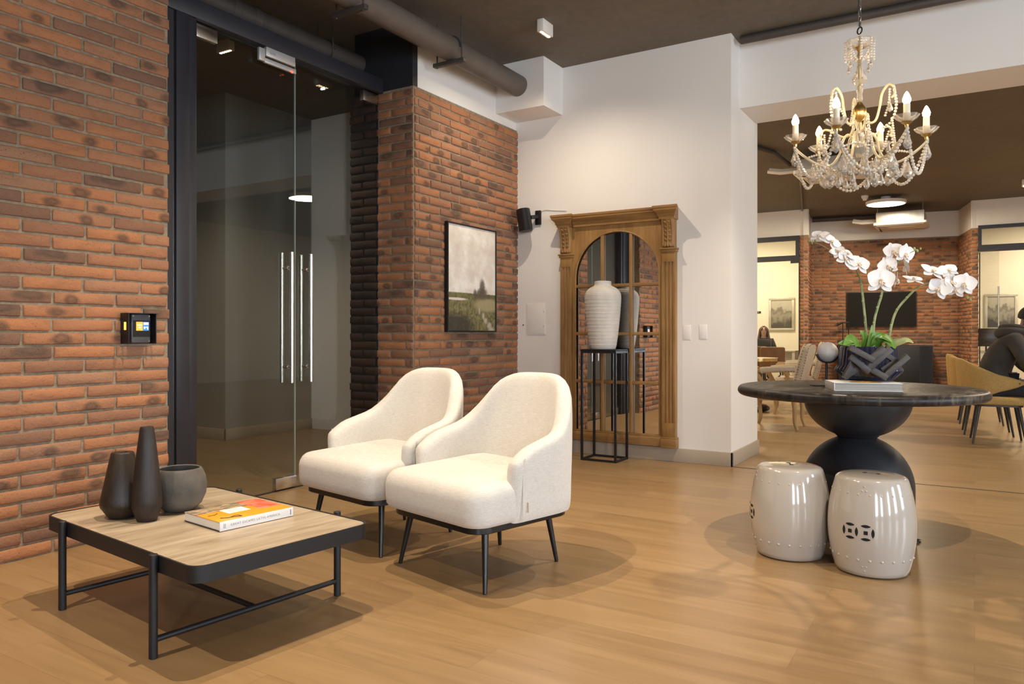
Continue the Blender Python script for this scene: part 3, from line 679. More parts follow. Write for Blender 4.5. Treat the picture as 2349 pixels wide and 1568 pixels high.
# ================================================================== ARMCHAIRS
def m_linen():
    m, nt, b = new_mat('ivory_linen'); v = coords(nt)
    f = noise(nt, coords(nt, (14, 14, 160)), 3.0, 3, 0.6); g = noise(nt, coords(nt, (160, 160, 20)), 3.0, 2)
    L(nt, ramp(nt, math_(nt, 'ADD', math_(nt, 'MULTIPLY', f, 0.6), math_(nt, 'MULTIPLY', g, 0.4)), [(0.3, (0.53, 0.495, 0.445)), (0.6, (0.68, 0.655, 0.615))]), b.inputs['Base Color'])
    b.inputs['Roughness'].default_value = 0.95; b.inputs['Sheen Weight'].default_value = 0.25
    bump(nt, b, math_(nt, 'ADD', f, g), 0.12, 0.002); return m
M['linen'] = m_linen()
def chair_shell():
    """upholstered tub: arms sweep up into a broad rounded back; front is +y"""
    mb = MB(); NS = 21; secs = []
    # plan path of the middle of the shell, from arm end (+x) round the back to the other arm end
    half = 0.322; yb = -0.275; yf = 0.115
    path = []
    def plan(s):                                  # s in [-1,1]
        a = abs(s); sg = 1 if s >= 0 else -1
        Lb, Lc, La = 0.20, PI / 2 * 0.135, yf - (yb + 0.135)
        d = a * (Lb + Lc + La)
        if d < Lb - 0.013: return Vector((sg * d, yb)), Vector((0, -1))
        if d < Lb - 0.013 + Lc:
            q = (d - Lb + 0.013) / 0.135; return Vector((sg * (0.187 + 0.135 * math.sin(q)), yb + 0.135 - 0.135 * math.cos(q))), Vector((sg * math.sin(q), -math.cos(q)))
        return Vector((sg * half, yb + 0.135 + (d - Lb + 0.013 - Lc))), Vector((sg, 0))
    def height(a):
        def ss(e0, e1, x): t_ = min(1, max(0, (x - e0) / (e1 - e0))); return t_ * t_ * (3 - 2 * t_)
        top = 0.905 - 0.03 * ss(0.20, 0.38, a) - 0.218 * ss(0.34, 0.60, a) - 0.047 * ss(0.55, 0.92, a)
        return top
    S = [-1 + 2 * i / (NS - 1) for i in range(NS)]
    ends = [(-1, 0.35), (-1, 0.8)]
    allS = [(-1, 0.030, 0.15), (-1, 0.022, 0.7)] + [(s, 0.0, 1.0) for s in S] + [(1, 0.022, 0.7), (1, 0.030, 0.15)]
    rows = []
    for s, ext, th in allS:
        c, n = plan(s); a = abs(s); Hh = height(a)
        if ext: c = c + Vector((0, ext)); Hh -= 0.035 * (1 - th)
        endr = max(0.0, (a - 0.86) / 0.14); Hh -= 0.05 * endr ** 2.2
        t = (0.044 - 0.008 * max(0, 1 - a * 2.2)) * th
        bk = max(0.0, 1 - a / 0.62)
        prof = []
        zo = [0.282, 0.30, 0.42, 0.54, Hh - 0.10, Hh - 0.035] if Hh > 0.72 else [0.282, 0.30, 0.38, 0.45, Hh - 0.08, Hh - 0.03]
        zi = [Hh - 0.035, Hh - 0.10, 0.60, 0.52, 0.42, 0.40] if Hh > 0.72 else [Hh - 0.03, Hh - 0.08, 0.47, 0.44, 0.42, 0.40]
        for k, z in enumerate(zo): prof.append((t * (0.80 if k == 0 else 1.0), z))
        prof += [(t * 0.72, Hh - 0.010), (0, Hh), (-t * 0.72, Hh - 0.010)]
        for z in zi: prof.append((-t, z))
        row = []
        for d, z in prof:
            lean = bk * 0.115 * max(0.0, z - 0.40) / 0.5
            # the back narrows a little toward the top, the arms flare outward
            pt = c + n * d; xx = pt.x * (1 - 0.07 * max(0.0, (z - 0.55) / 0.35) * min(1.0, 1.35 * (1 - a) ** 0.6))
            if a > 0.5: xx += (1 if s > 0 else -1) * 0.012 * (z - 0.4) / 0.2
            row.append((xx, pt.y - lean + (0.010 if False else 0), z))
        rows.append(row)
    V = mb.grid(rows)
    mb.bm.faces.new(V[0]); mb.bm.faces.new(V[-1][::-1])
    return mb
def chair_cushion():
    mb = MB(); out = []
    # T-shaped plan: full width in front of the arms, narrower between them
    R = 0.095
    def arc(cx_, cy_, r, a0, a1, n=7): return [(cx_ + r * math.cos(a0 + (a1 - a0) * k / n), cy_ + r * math.sin(a0 + (a1 - a0) * k / n)) for k in range(n + 1)]
    out += rrect(-0.352, -0.27, 0.352, 0.375, R, 8)
    lay = [(0.283, 0.035), (0.288, 0.016), (0.305, 0.004), (0.335, 0.0), (0.395, 0.0), (0.425, 0.005), (0.447, 0.018), (0.459, 0.034), (0.464, 0.050), (0.466, 0.066)]
    mb.prism(out, lay)
    for v in mb.bm.verts:                                        # crown at the back, softer front edge
        if v.co.z > 0.40: v.co.z += 0.04 * (0.18 - v.co.y)
    return mb
def make_armchair(label, loc, rz):
    t = thing('armchair', label, 'armchair', loc, rz, 'white armchairs by the coffee table')
    MB().prism(rrect(-0.315, -0.265, 0.315, 0.335, 0.085, 8), [(0.252, 0.006), (0.256, 0), (0.282, 0), (0.285, 0.004)]).build('seat_frame', M['black_satin'], t)
    chair_shell().build('backrest', M['linen'], t, sub=1)
    chair_cushion().build('seat', M['linen'], t, angle=60)
    seam = MB()
    for s in (-1, 1):
        seam.tube([(s * 0.368, 0.118, z) for z in (0.29, 0.36, 0.44, 0.52)] + [(s * 0.372, 0.108, 0.56)], 0.0022, 6)
    seam.build('seam_piping', M['linen'], t)
    for sx, sy, fx, fy in ((1, 1, 0.303, 0.28), (-1, 1, -0.303, 0.28), (1, -1, 0.20, -0.28), (-1, -1, -0.20, -0.28)):
        MB().cyl((fx, fy, 0), (fx * 0.86, fy * 0.86, 0.256), 0.0095, 0.0165, 18, 0.002).build('leg', M['black_satin'], t)
    return t
ch1 = make_armchair('white linen armchair with black legs, the nearer of the two, with a small fabric tag', (3.0, 1.985, 0), math.radians(75.7))
MB().span((-0.3725, 0.085, 0.325), (-0.3655, 0.088, 0.368)).build('fabric_tag', plain('beige_tag', (0.62, 0.55, 0.40), 0.8), ch1, smooth=False)
ch2 = make_armchair('white linen armchair with black legs, the farther one, beside the glass doors', (3.159, 2.732, 0), math.radians(78.7))

# ================================================================== ROUND TABLE
def m_black_wood():
    m, nt, b = new_mat('black_stained_wood')
    f = noise(nt, coords(nt, (2, 14, 3)), 2.2, 6, 0.65, 0.6); g = noise(nt, coords(nt), 2.2, 4, 0.6)
    fac = math_(nt, 'ADD', math_(nt, 'MULTIPLY', f, 0.55), math_(nt, 'MULTIPLY', g, 0.45))
    L(nt, ramp(nt, fac, [(0.40, (0.008, 0.007, 0.007)), (0.53, (0.024, 0.020, 0.018)), (0.64, (0.12, 0.10, 0.076))]), b.inputs['Base Color'])
    L(nt, ramp(nt, f, [(0.3, (0.34,) * 3), (0.7, (0.52,) * 3)]), b.inputs['Roughness']); b.inputs['Specular IOR Level'].default_value = 0.35; bump(nt, b, f, 0.1, 0.002); return m
M['black_wood'] = m_black_wood()
M['black_base'] = plain('black_stained_base', (0.017, 0.017, 0.021), 0.5, var=0.3, scale=9, bmp=0.06, bscale=200)
tc = at(1966, 4.14)
rt = thing('round_table', 'round black wooden pedestal table with a stacked dome base', 'table', (tc.x, tc.y, 0))
RT, TT = 0.628, 0.809
MB().lathe([(0, TT - 0.052), (RT - 0.05, TT - 0.052)] + [(RT - 0.026 + 0.026 * math.cos(a), TT - 0.026 + 0.026 * math.sin(a)) for a in [-PI / 2 + PI * k / 10 for k in range(11)]] + [(RT - 0.05, TT), (0, TT)], 96).build('table_top', M['black_wood'], rt, angle=60)
up = [(0, 0.535), (0.10, 0.535)] + [(0.275 * math.cos(a), 0.745 + 0.215 * math.sin(a)) for a in [-PI / 2 + 0.43 + (PI / 2 - 0.43) * k / 14 for k in range(15)]] + [(0.279, TT - 0.05), (0, TT - 0.05)]
MB().lathe(up, 64).build('upper_bowl', M['black_base'], rt, angle=60)
lo = [(0, 0), (0.282, 0), (0.284, 0.004), (0.284, 0.27)] + [(0.284 * math.cos(a), 0.27 + 0.278 * math.sin(a)) for a in [(PI / 2 - 0.40) * k / 16 for k in range(1, 17)]] + [(0.09, 0.54), (0, 0.54)]
MB().lathe(lo, 64).build('lower_dome', M['black_base'], rt, angle=60)

# ================================================================== GARDEN STOOLS
M['ceramic'] = plain('cream_glazed_ceramic', (0.46, 0.415, 0.365), 0.12, var=0.03, scale=3, coat=0.6)
M['hole'] = plain('hollow_inside', (0.006, 0.005, 0.005), 0.9)
def stool_r(z):
    t = z / 0.45; return 0.144 + 0.046 * math.sin(PI * min(1, max(0, t * 0.93 + 0.055))) ** 0.85
def make_stool(label, loc, rz):
    t = thing('garden_stool', label, 'stool', loc, rz, 'ceramic drum stools at the round table')
    H = 0.445
    prof = [(0, 0.004), (0.125, 0.0)] + [(stool_r(z), z) for z in [0.008 + (H - 0.03) * k / 22 for k in range(23)]]
    r = prof[-1][0]; prof += [(r - 0.004, H - 0.012), (r - 0.014, H - 0.004), (r - 0.03, H), (0.06, H + 0.004), (0, H + 0.005)]
    st = MB().lathe(prof, 72)
    for z, n in ((0.085, 22), (0.375, 22)):
        for k in range(n):
            a = 2 * PI * k / n; rr = stool_r(z) + (0.001 if z < 0.2 else -0.0012)
            st.ball(((rr - 0.0045) * math.cos(a), (rr - 0.0045) * math.sin(a), z), 0.0078, 10)
    for side in range(2):
        a0 = -PI / 2 + side * PI
        for da, z in ((-0.05, 0.055), (0.05, 0.055), (0, 0.035), (-0.05, 0.392), (0.05, 0.392), (0, 0.410)):
            rr = stool_r(z) - 0.0045; st.ball((rr * math.cos(a0 + da), rr * math.sin(a0 + da), z), 0.0072, 10)
    st.build('body', M['ceramic'], t, angle=60)
    # pierced double coin: thin dark inlays that follow the curve
    for side in range(2):
        a0 = -PI / 2 - 0.12 + side * PI
        co = MB(); zc = 0.212
        def pt(u, v, d=0.0012):
            z = zc + v; rr = stool_r(z) + d; a = a0 + u / stool_r(zc); return (rr * math.cos(a), rr * math.sin(a), z)
        def patch(poly):
            c = (sum(p_[0] for p_ in poly) / len(poly), sum(p_[1] for p_ in poly) / len(poly))
            vs_ = [co.bm.verts.new(pt(*p_)) for p_ in poly]; vc = co.bm.verts.new(pt(*c))
            for i in range(len(vs_)): co.bm.faces.new((vs_[i], vs_[(i + 1) % len(vs_)], vc))
        R_ = 0.036
        for cu in (-0.034, 0.034):
            patch([(cu + sx * 0.0085, sy * 0.0085) for sx, sy in ((-1, -1), (1, -1), (1, 1), (-1, 1))])
            for q in range(4):
                if cu > 0 and q == 2: continue
                ang = q * PI / 2; poly = []
                for k in range(13):
                    b_ = -0.62 + 1.24 * k / 12; poly.append((R_ * math.cos(b_), R_ * math.sin(b_)))
                ex = R_ * math.cos(0.62)
                for k in range(11, 0, -1):
                    y_ = R_ * math.sin(0.62) * (-1 + 2 * k / 12); poly.append((2 * ex - math.sqrt(R_ * R_ - y_ * y_) , y_))
                ca, sa = math.cos(ang), math.sin(ang)
                patch([(cu + x * ca - y * sa, x * sa + y * ca) for x, y in poly])
        co.build('pierced_coin_motif', M['hole'], t, smooth=False, fixn=False)
    tp = MB()
    for a in (0, PI):
        tp.lathe([(0, 0.4496), (0.011, 0.4494), (0.011, 0.4502), (0, 0.4506)], 16, (0.028 * math.cos(a), 0.028 * math.sin(a), 0), None)
    tp.box((0, 0, 0.4502), (0.02, 0.006, 0.001))
    tp.build('finger_hole', M['hole'], t, smooth=False)
    return t
def stool_rot(p, px_target):  # turn the motif towards a viewing azimuth
    return math.atan2(-p.y, -p.x) + PI / 2
s1 = at(1812, 3.775); s2 = at(1999, 3.52)
make_stool('glossy cream ceramic drum stool, left one, its pierced motif turned to the side', (s1.x, s1.y, 0), stool_rot(s1, 0) - 1.30)
make_stool('glossy cream ceramic drum stool, right and nearer one, showing a pierced double-coin motif', (s2.x, s2.y, 0), stool_rot(s2, 0) - 0.18)
# ================================================================== PAINTING ON THE BRICK WALL
def shape_mask(nt, x, z, cx_, cz_, rx, rz_, nz, soft=0.25, wob=0.6):
    a = math_(nt, 'DIVIDE', math_(nt, 'SUBTRACT', x, cx_), rx); c = math_(nt, 'DIVIDE', math_(nt, 'SUBTRACT', z, cz_), rz_)
    d = math_(nt, 'SQRT', math_(nt, 'ADD', math_(nt, 'MULTIPLY', a, a), math_(nt, 'MULTIPLY', c, c)))
    d = math_(nt, 'ADD', d, math_(nt, 'MULTIPLY', math_(nt, 'SUBTRACT', nz, 0.5), wob))
    return ramp(nt, d, [(max(0, 1 - soft) * 0.5, (1,) * 3), (min(1, (1 + soft) * 0.5), (0,) * 3)]) if False else ramp(nt, math_(nt, 'MULTIPLY', d, 0.5), [(0.5 - soft * 0.5, (1,) * 3), (0.5 + soft * 0.5, (0,) * 3)])
def m_landscape(W, H):
    m, nt, b = new_mat('landscape_canvas'); v = coords(nt); s = N(nt, 'ShaderNodeSeparateXYZ'); L(nt, v, s.inputs[0])
    x = math_(nt, 'DIVIDE', s.outputs[0], W); z = math_(nt, 'DIVIDE', s.outputs[2], H)
    nb = noise(nt, coords(nt, (3, 1, 4)), 1.6, 6, 0.6, 0.15); nf = noise(nt, coords(nt, (12, 1, 9)), 3.0, 6, 0.65, 0.6); nd = noise(nt, coords(nt, (30, 1, 22)), 3.0, 4)
    sky = ramp(nt, nb, [(0.3, (0.66, 0.57, 0.50)), (0.48, (0.76, 0.69, 0.61)), (0.62, (0.88, 0.84, 0.78))])
    field = ramp(nt, nf, [(0.28, (0.05, 0.045, 0.025)), (0.45, (0.14, 0.13, 0.05)), (0.6, (0.26, 0.22, 0.10)), (0.75, (0.36, 0.30, 0.15))])
    far = ramp(nt, nf, [(0.35, (0.07, 0.085, 0.03)), (0.65, (0.24, 0.22, 0.09))])
    zw = math_(nt, 'ADD', z, math_(nt, 'MULTIPLY', math_(nt, 'SUBTRACT', nd, 0.5), 0.02))
    c = mixc(nt, ramp(nt, zw, [(0.362, (0,) * 3), (0.368, (1,) * 3)]), far, sky)
    c = mixc(nt, ramp(nt, zw, [(0.298, (1,) * 3), (0.31, (0,) * 3)]), c, field)
    c = mixc(nt, shape_mask(nt, x, z, 0.18, 0.305, 0.20, 0.012, nd), c, (0.70, 0.64, 0.55))               # water
    c = mixc(nt, math_(nt, 'MULTIPLY', shape_mask(nt, x, z, 0.82, 0.26, 0.28, 0.06, nf), 0.8), c, (0.42, 0.35, 0.19))   # pale meadow
    c = mixc(nt, math_(nt, 'MULTIPLY', shape_mask(nt, x, z, 0.16, 0.04, 0.36, 0.13, nf), 0.85), c, (0.035, 0.03, 0.025))  # dark foreground
    for cx_, cz_, rx, rz_ in ((0.70, 0.43, 0.055, 0.075), (0.72, 0.37, 0.085, 0.055), (0.64, 0.365, 0.06, 0.045), (0.55, 0.355, 0.035, 0.05), (0.84, 0.345, 0.05, 0.02)):
        c = mixc(nt, math_(nt, 'MULTIPLY', shape_mask(nt, x, z, cx_, cz_, rx, rz_, nd, 0.35, 1.0), 0.92), c, (0.11, 0.085, 0.055))
    for k in range(5):                                                                          # winding path
        c = mixc(nt, math_(nt, 'MULTIPLY', shape_mask(nt, x, z, 0.64 + 0.065 * k + 0.02 * (k % 2), 0.20 - 0.045 * k, 0.018 + 0.009 * k, 0.028, nd, 0.4, 1.0), 0.85), c, (0.52, 0.45, 0.36))
    L(nt, c, b.inputs['Base Color']); b.inputs['Roughness'].default_value = 0.6; bump(nt, b, nd, 0.1, 0.002); return m
a_, b_, c_ = onY(1027, 509, YC - 0.045), onY(1139, 530, YC - 0.045), onY(1139, 761.5, YC - 0.045)
pw, ph = b_.x - a_.x, b_.z - c_.z
pt = thing('framed_painting', 'landscape painting with tall trees in a thin black frame on the brick wall', 'painting', (a_.x, YC - 0.012, c_.z))
f = MB()
for s_, e_ in (((0, 0), (pw, 0.013)), ((0, ph - 0.013), (pw, ph)), ((0, 0.013), (0.013, ph - 0.013)), ((pw - 0.013, 0.013), (pw, ph - 0.013))):
    f.span((s_[0], -0.034, s_[1]), (e_[0], 0.0, e_[1]))
f.build('frame', M['black'], pt, smooth=False)
MB().span((0.013, -0.026, 0.013), (pw - 0.013, -0.004, ph - 0.013)).build('canvas', m_landscape(pw, ph), pt, smooth=False)

# ================================================================== ACCESS READER
p = onY(310, 753, YL - 0.01)
ar = thing('access_reader', 'black wall-mounted access reader with a small lit screen on the left brick wall', 'access reader', (p.x, YL - 0.012, p.z))
b = MB(); b.span((-0.085, -0.006, -0.084), (0.088, 0.0, 0.084), 0.003)
b.span((-0.085, -0.075, -0.084), (-0.080, 0, 0.084), 0.002); b.span((0.083, -0.06, -0.084), (0.088, 0, 0.084), 0.002); b.span((-0.085, -0.075, 0.080), (0.088, 0, 0.084), 0.002)
b.build('hood', M['black'], ar)
MB().span((-0.052, -0.048, -0.080), (0.060, -0.004, 0.079), 0.008).build('reader_body', plain('slate_plastic', (0.06, 0.065, 0.075), 0.5, var=0.1, bmp=0.1, bscale=500), ar)
MB().span((-0.044, -0.0492, -0.046), (0.056, -0.0475, 0.044), 0.0).build('screen', M['black_satin'], ar, smooth=False)
MB().span((-0.026, -0.0498, -0.012), (0.012, -0.0490, 0.036)).build('orange_tile', glow('orange_screen', (1.0, 0.33, 0.04), 0.9), ar, smooth=False)
MB().span((0.0135, -0.0498, -0.012), (0.048, -0.0490, 0.036)).build('blue_tile', glow('blue_screen', (0.03, 0.16, 0.62), 0.8), ar, smooth=False)
wm = MB(); wm.span((-0.020, -0.0502, 0.016), (0.007, -0.0497, 0.021)); wm.span((-0.014, -0.0502, 0.002), (0.001, -0.0497, 0.007)); wm.span((0.017, -0.0502, 0.020), (0.045, -0.0497, 0.033))
wm.span((0.018, -0.0502, -0.002), (0.027, -0.0497, 0.010)); wm.span((0.031, -0.0502, 0.004), (0.044, -0.0497, 0.010)); wm.span((0.038, -0.0502, -0.006), (0.044, -0.0497, 0.006))
wm.build('screen_marks', glow('pale_screen', (0.72, 0.82, 1.0), 0.9), ar, smooth=False)
for x in (-0.042, 0.050):
    for z in (0.068, -0.070): MB().cyl((x, -0.0492, z), (x, -0.0472, z), 0.0042, seg=12).build('screw', M['chrome'], ar)
MB().span((-0.0865, -0.052, -0.008), (-0.0845, -0.034, 0.034), 0.0008).build('status_light', glow('amber_light', (1.0, 0.30, 0.03), 5.0), ar)

# ================================================================== MIRROR
M['pine'] = wood('waxed_pine', (0.20, 0.098, 0.028), (0.40, 0.225, 0.078), 0.5, 'Z', 5.0, 9.0, 0.2)
M['pine_h'] = wood('waxed_pine_rail', (0.195, 0.095, 0.028), (0.385, 0.215, 0.074), 0.5, 'X', 5.0, 9.0, 0.2)
mr = thing('arched_mirror', 'tall arched wooden window-pane mirror with fluted pilasters, fixed to the white wall', 'mirror', (XM, 2.727, 0), PI / 2)
OW, ZS, ZO, ZT = 0.412, 1.61, 0.222, 2.085
MB().span((-OW - 0.02, 0.002, ZO - 0.02), (OW + 0.02, 0.012, 2.04)).build('mirror_glass', M['mirror'], mr, smooth=False)
bd_ = MB()
for s in (-1, 1): bd_.span((s * OW, 0.0, 0.13), (s * 0.545, 0.036, ZT))
arc = [(OW * math.cos(PI * k / 36), ZS + OW * math.sin(PI * k / 36)) for k in range(37)]
for y_ in (0.036,):
    bd_.grid([[(x, y_, z) for x, z in arc], [(x, y_, ZT) for x, z in arc]])
bd_.grid([[(x, 0.012, z) for x, z in arc], [(x, 0.036, z) for x, z in arc]])
bd_.build('arch_panel', M['pine'], mr, angle=30, fixn=False)
mo = MB().tube([(x * 0.985, 0.036, ZS + (z - ZS) * 0.985) for x, z in arc], 0.008, 8)
for s in (-1, 1): mo.bar((s * OW * 0.985, 0.036, ZO), (s * OW * 0.985, 0.036, ZS), 0.014, 0.014, 0.003)
mo.build('arch_bead', M['pine'], mr)
for x in (-0.138, 0.138):
    MB().span((x - 0.0155, 0.012, ZO), (x + 0.0155, 0.040, ZS + math.sqrt(OW ** 2 - x * x)), 0.006).build('glazing_bar', M['pine'], mr)
for z in (1.533, 1.10, 0.667):
    MB().span((-OW, 0.012, z - 0.0145), (OW, 0.038, z + 0.0145), 0.006).build('glazing_bar', M['pine_h'], mr)
for s in (-1, 1):
    pl = MB(); x0, x1 = s * 0.4935 - 0.0585, s * 0.4935 + 0.0585
    pl.span((x0, 0.0, 0.21), (x1, 0.058, 0.335), 0.002); pl.span((x0, 0.0, 1.715), (x1, 0.058, 1.80), 0.002)
    o2 = [(x0, 0.0), (x0, 0.058)]
    for k in range(3):
        xc_ = s * 0.4935 + (k - 1) * 0.031
        o2 += [(xc_ - 0.0115 * math.cos(PI * q / 8), 0.058 - 0.014 * math.sin(PI * q / 8)) for q in range(9)]
    o2 += [(x1, 0.058), (x1, 0.0)]
    pl.prism(o2, [(0.335, 0), (1.715, 0)]); pl.build('pilaster', M['pine'], mr, angle=40)
    ca = MB(); ca.span((s * 0.425, 0, 1.80), (s * 0.562, 0.068, 1.822), 0.004); ca.span((s * 0.418, 0, 1.822), (s * 0.569, 0.080, 1.836), 0.004)
    ca.build('capital', M['pine_h'], mr)
    co = MB(); n = 16; prof = []
    for k in range(n + 1):
        t = k / n; z = 1.838 + 0.245 * t; prof.append((0.052 + 0.058 * t ** 1.6 + 0.016 * math.sin(PI * 2 * t) * (1 - t) + (0.018 * math.exp(-((t - 0.08) / 0.09) ** 2)), z))
    rows = []
    for x in (s * 0.44, s * 0.446, s * 0.541, s * 0.547):
        ins = 0.006 if x in (s * 0.44, s * 0.547) else 0
        rows.append([(x, 0, prof[0][1])] + [(x, y - ins, z) for y, z in prof] + [(x, 0, prof[-1][1])])
    V = co.grid(rows); co.bm.faces.new(V[0]); co.bm.faces.new(V[-1][::-1])
    cob = co.build('corbel', M['pine'], mr, angle=50)
    lf = MB()
    def surf(t):
        q = min(n - 1, max(0, int(t * n))); u_ = t * n - q; return prof[q][0] * (1 - u_) + prof[q + 1][0] * u_, prof[q][1] * (1 - u_) + prof[q + 1][1] * u_
    for dx in (-0.040, 0.040):
        lf.tube([(s * 0.4935 + dx, surf(t)[0] + 0.002, surf(t)[1]) for t in [0.04 + 0.92 * k / 12 for k in range(13)]], 0.0055, 6)
    lf.tube([(s * 0.4935, surf(t)[0] + 0.003, surf(t)[1]) for t in [0.05 + 0.9 * k / 12 for k in range(13)]], lambda t: 0.004 + 0.004 * (1 - t), 6)
    for k in range(5):
        t0 = 0.24 + 0.15 * k
        for sd in (-1, 1):
            pts_ = []
            for q in range(7):
                u_ = q / 6; tt = min(0.98, t0 + 0.13 * u_ - 0.10 * u_ * u_); yy, zz = surf(tt); pts_.append((s * 0.4935 + sd * (0.004 + 0.030 * u_), yy + 0.006 * math.sin(PI * u_) + 0.001, zz))
            lf.tube(pts_, lambda t: 0.0085 * math.sin(PI * min(0.95, 0.15 + t * 0.8)), 6)
    for dx in (-0.024, 0, 0.024): lf.ball((s * 0.4935 + dx, surf(0.07)[0] - 0.003, surf(0.07)[1]), 0.014, 10)
    lf.build('carved_leaves', M['pine'], cob)
    bp = MB(); bp.span((s * 0.425, 0, 0.122), (s * 0.565, 0.072, 0.20), 0.003); bp.span((s * 0.425, 0, 0.20), (s * 0.565, 0.066, 0.212), 0.003)
    bp.build('plinth_block', M['pine_h'], mr)
MB().span((-0.425, 0, 0.126), (0.425, 0.050, 0.208), 0.003).span((-0.425, 0, 0.208), (0.425, 0.042, 0.222), 0.004).build('bottom_rail', M['pine_h'], mr)
def cornice(name, x0, x1, d0):
    pr = [(0, 2.078), (d0, 2.078), (d0 + 0.004, 2.098), (d0 + 0.012, 2.106), (d0 + 0.014, 2.122), (d0 + 0.030, 2.140), (d0 + 0.042, 2.150), (d0 + 0.044, 2.166), (d0 + 0.050, 2.170), (d0 + 0.050, 2.188), (0, 2.188)]
    mb = MB(); wid = 1 if name == 'cornice_end' else 0
    rows = []
    for x, g in ((x0, -1), (x1, 1)): rows.append([(x + g * wid * (y - d0 if y else 0) * 0.9, y, z) for y, z in pr])
    V = mb.grid(rows); mb.bm.faces.new(V[0]); mb.bm.faces.new(V[1][::-1]); return mb.build(name, M['pine_h'], mr, angle=20)
cornice('cornice', -0.42, 0.42, 0.062)
cornice('cornice_end', -0.560, -0.428, 0.112); cornice('cornice_end', 0.428, 0.560, 0.112)

# ================================================================== PLANT STAND AND VASE
q1, q2, q3 = fl(1333.6, 1055.5), fl(1407.8, 1062.8), fl(1441.9, 1050.5)
ax = (q1 - q2); sw = 0.325; rzs = math.atan2(ax.y, ax.x) + PI
ctr = Vector((6.052, 2.76, 0))
st = thing('pedestal_stand', 'tall square stand of thin black bars in front of the mirror', 'stand', ctr, 0.0)
hw, hd, T_, HS = 0.158, 0.124, 0.018, 0.965
for sx in (-1, 1):
    for sy in (-1, 1): MB().span((sx * hd - T_ / 2, sy * hw - T_ / 2, 0), (sx * hd + T_ / 2, sy * hw + T_ / 2, HS - 0.012)).build('leg', M['black'], st, smooth=False)
for z, nm in ((T_ / 2, 'bottom_bar'), (HS - 0.024, 'top_bar')):
    for s in (-1, 1):
        MB().span((-hd + T_ / 2, s * hw - T_ / 2, z - T_ / 2), (hd - T_ / 2, s * hw + T_ / 2, z + T_ / 2)).build(nm, M['black'], st, smooth=False)
        MB().span((s * hd - T_ / 2, -hw + T_ / 2, z - T_ / 2), (s * hd + T_ / 2, hw - T_ / 2, z + T_ / 2)).build(nm, M['black'], st, smooth=False)
MB().span((-hd - T_ / 2, -hw - T_ / 2, HS - 0.012), (hd + T_ / 2, hw + T_ / 2, HS), 0.001).build('top_plate', M['black'], st)
M['chalk'] = plain('chalky_white_pottery', (0.64, 0.60, 0.545), 0.85, var=0.08, scale=14, bmp=0.4, bscale=90, stretch=(1, 1, 0.5))
vp = [(0.0, 0), (0.105, 0), (0.112, 0.006), (0.118, 0.03)]; 
key = [(0.03, 0.118), (0.12, 0.132), (0.22, 0.143), (0.32, 0.152), (0.40, 0.158), (0.45, 0.160), (0.48, 0.157), (0.51, 0.143), (0.535, 0.115), (0.548, 0.088), (0.556, 0.076), (0.566, 0.073), (0.588, 0.074)]
def vr(z):
    for (z0, r0), (z1, r1) in zip(key, key[1:]):
        if z0 <= z <= z1: return r0 + (r1 - r0) * (z - z0) / (z1 - z0)
    return key[-1][1]
zz = 0.034
while zz < 0.588:
    k = math.sin(zz / 0.0305 * 2 * PI); vp.append((vr(zz) + (0.0015 * max(0, k) ** 6 if zz < 0.50 else 0), zz)); zz += 0.0021
vp += [(0.074, 0.590), (0.066, 0.594), (0.060, 0.588), (0.062, 0.55), (0.0, 0.54)]
o = MB().lathe(vp, 72).build('ribbed_vase', M['chalk'], angle=50)
o.location = (ctr.x - 0.008, ctr.y + 0.012, HS); tag(o, 'tall chalky white ribbed vase on the black pedestal stand', 'vase')

# ================================================================== SMALL THINGS ON THE MIRROR WALL
p = onX(1236, 500, XM)
sp = thing('wall_speaker', 'black cylindrical wall-mounted fixture with a cable, tilted, left of the mirror', 'wall fixture', p)
MB().span((-0.020, -0.030, -0.065), (0.0, 0.030, 0.070), 0.004).build('wall_plate', M['black'], sp)
MB().bar((-0.015, 0, 0.01), (-0.085, 0.038, 0.0), 0.03, 0.035, 0.004).build('bracket', M['black'], sp)
dd = Vector((0.0, -0.17, -1.0)).normalized(); cpt = Vector((-0.125, 0.085, -0.03))
MB().cyl(cpt - dd * 0.105, cpt + dd * 0.105, 0.066, seg=40, bev=0.004).build('cylinder_body', M['black_satin'], sp)
MB().cyl(cpt + dd * 0.1035, cpt + dd * 0.106, 0.054, seg=32).build('front_grille', M['black'], sp)
MB().tube(catmull([(-0.008, -0.02, 0.062), (-0.006, -0.08, 0.072), (-0.006, -0.16, 0.060), (-0.006, -0.30, 0.045)], 5), 0.004, 6).build('cable', M['lamp_white'], sp)
a_, b_ = onX(1208.5, 696, XM), onX(1252, 767, XM)
hp = thing('access_hatch', 'flat white access hatch in the wall left of the mirror', 'access panel', (XM, (a_.y + b_.y) / 2, (a_.z + b_.z) / 2))
hw_, hh_ = abs(a_.y - b_.y) / 2, abs(a_.z - b_.z) / 2
MB().span((-0.006, -hw_, -hh_), (0, hw_, hh_), 0.001).build('hatch_frame', M['white'], hp, smooth=False)
MB().span((-0.009, -hw_ + 0.010, -hh_ + 0.010), (-0.004, hw_ - 0.010, hh_ - 0.010), 0.001).build('hatch_door', M['white'], hp)
for z in (0.07, -0.07): MB().span((-0.0105, -hw_ + 0.016, z - 0.010), (-0.008, -hw_ + 0.021, z + 0.010)).build('catch', M['base'], hp, smooth=False)
o = MB().cyl(onX(1200.5, 745, XM) + Vector((-0.004, 0, 0)), onX(1200.5, 745, XM), 0.006, seg=10).build('wall_screw', M['dark_metal']); tag(o, 'tiny dark screw in the white wall left of the access hatch', 'screw')
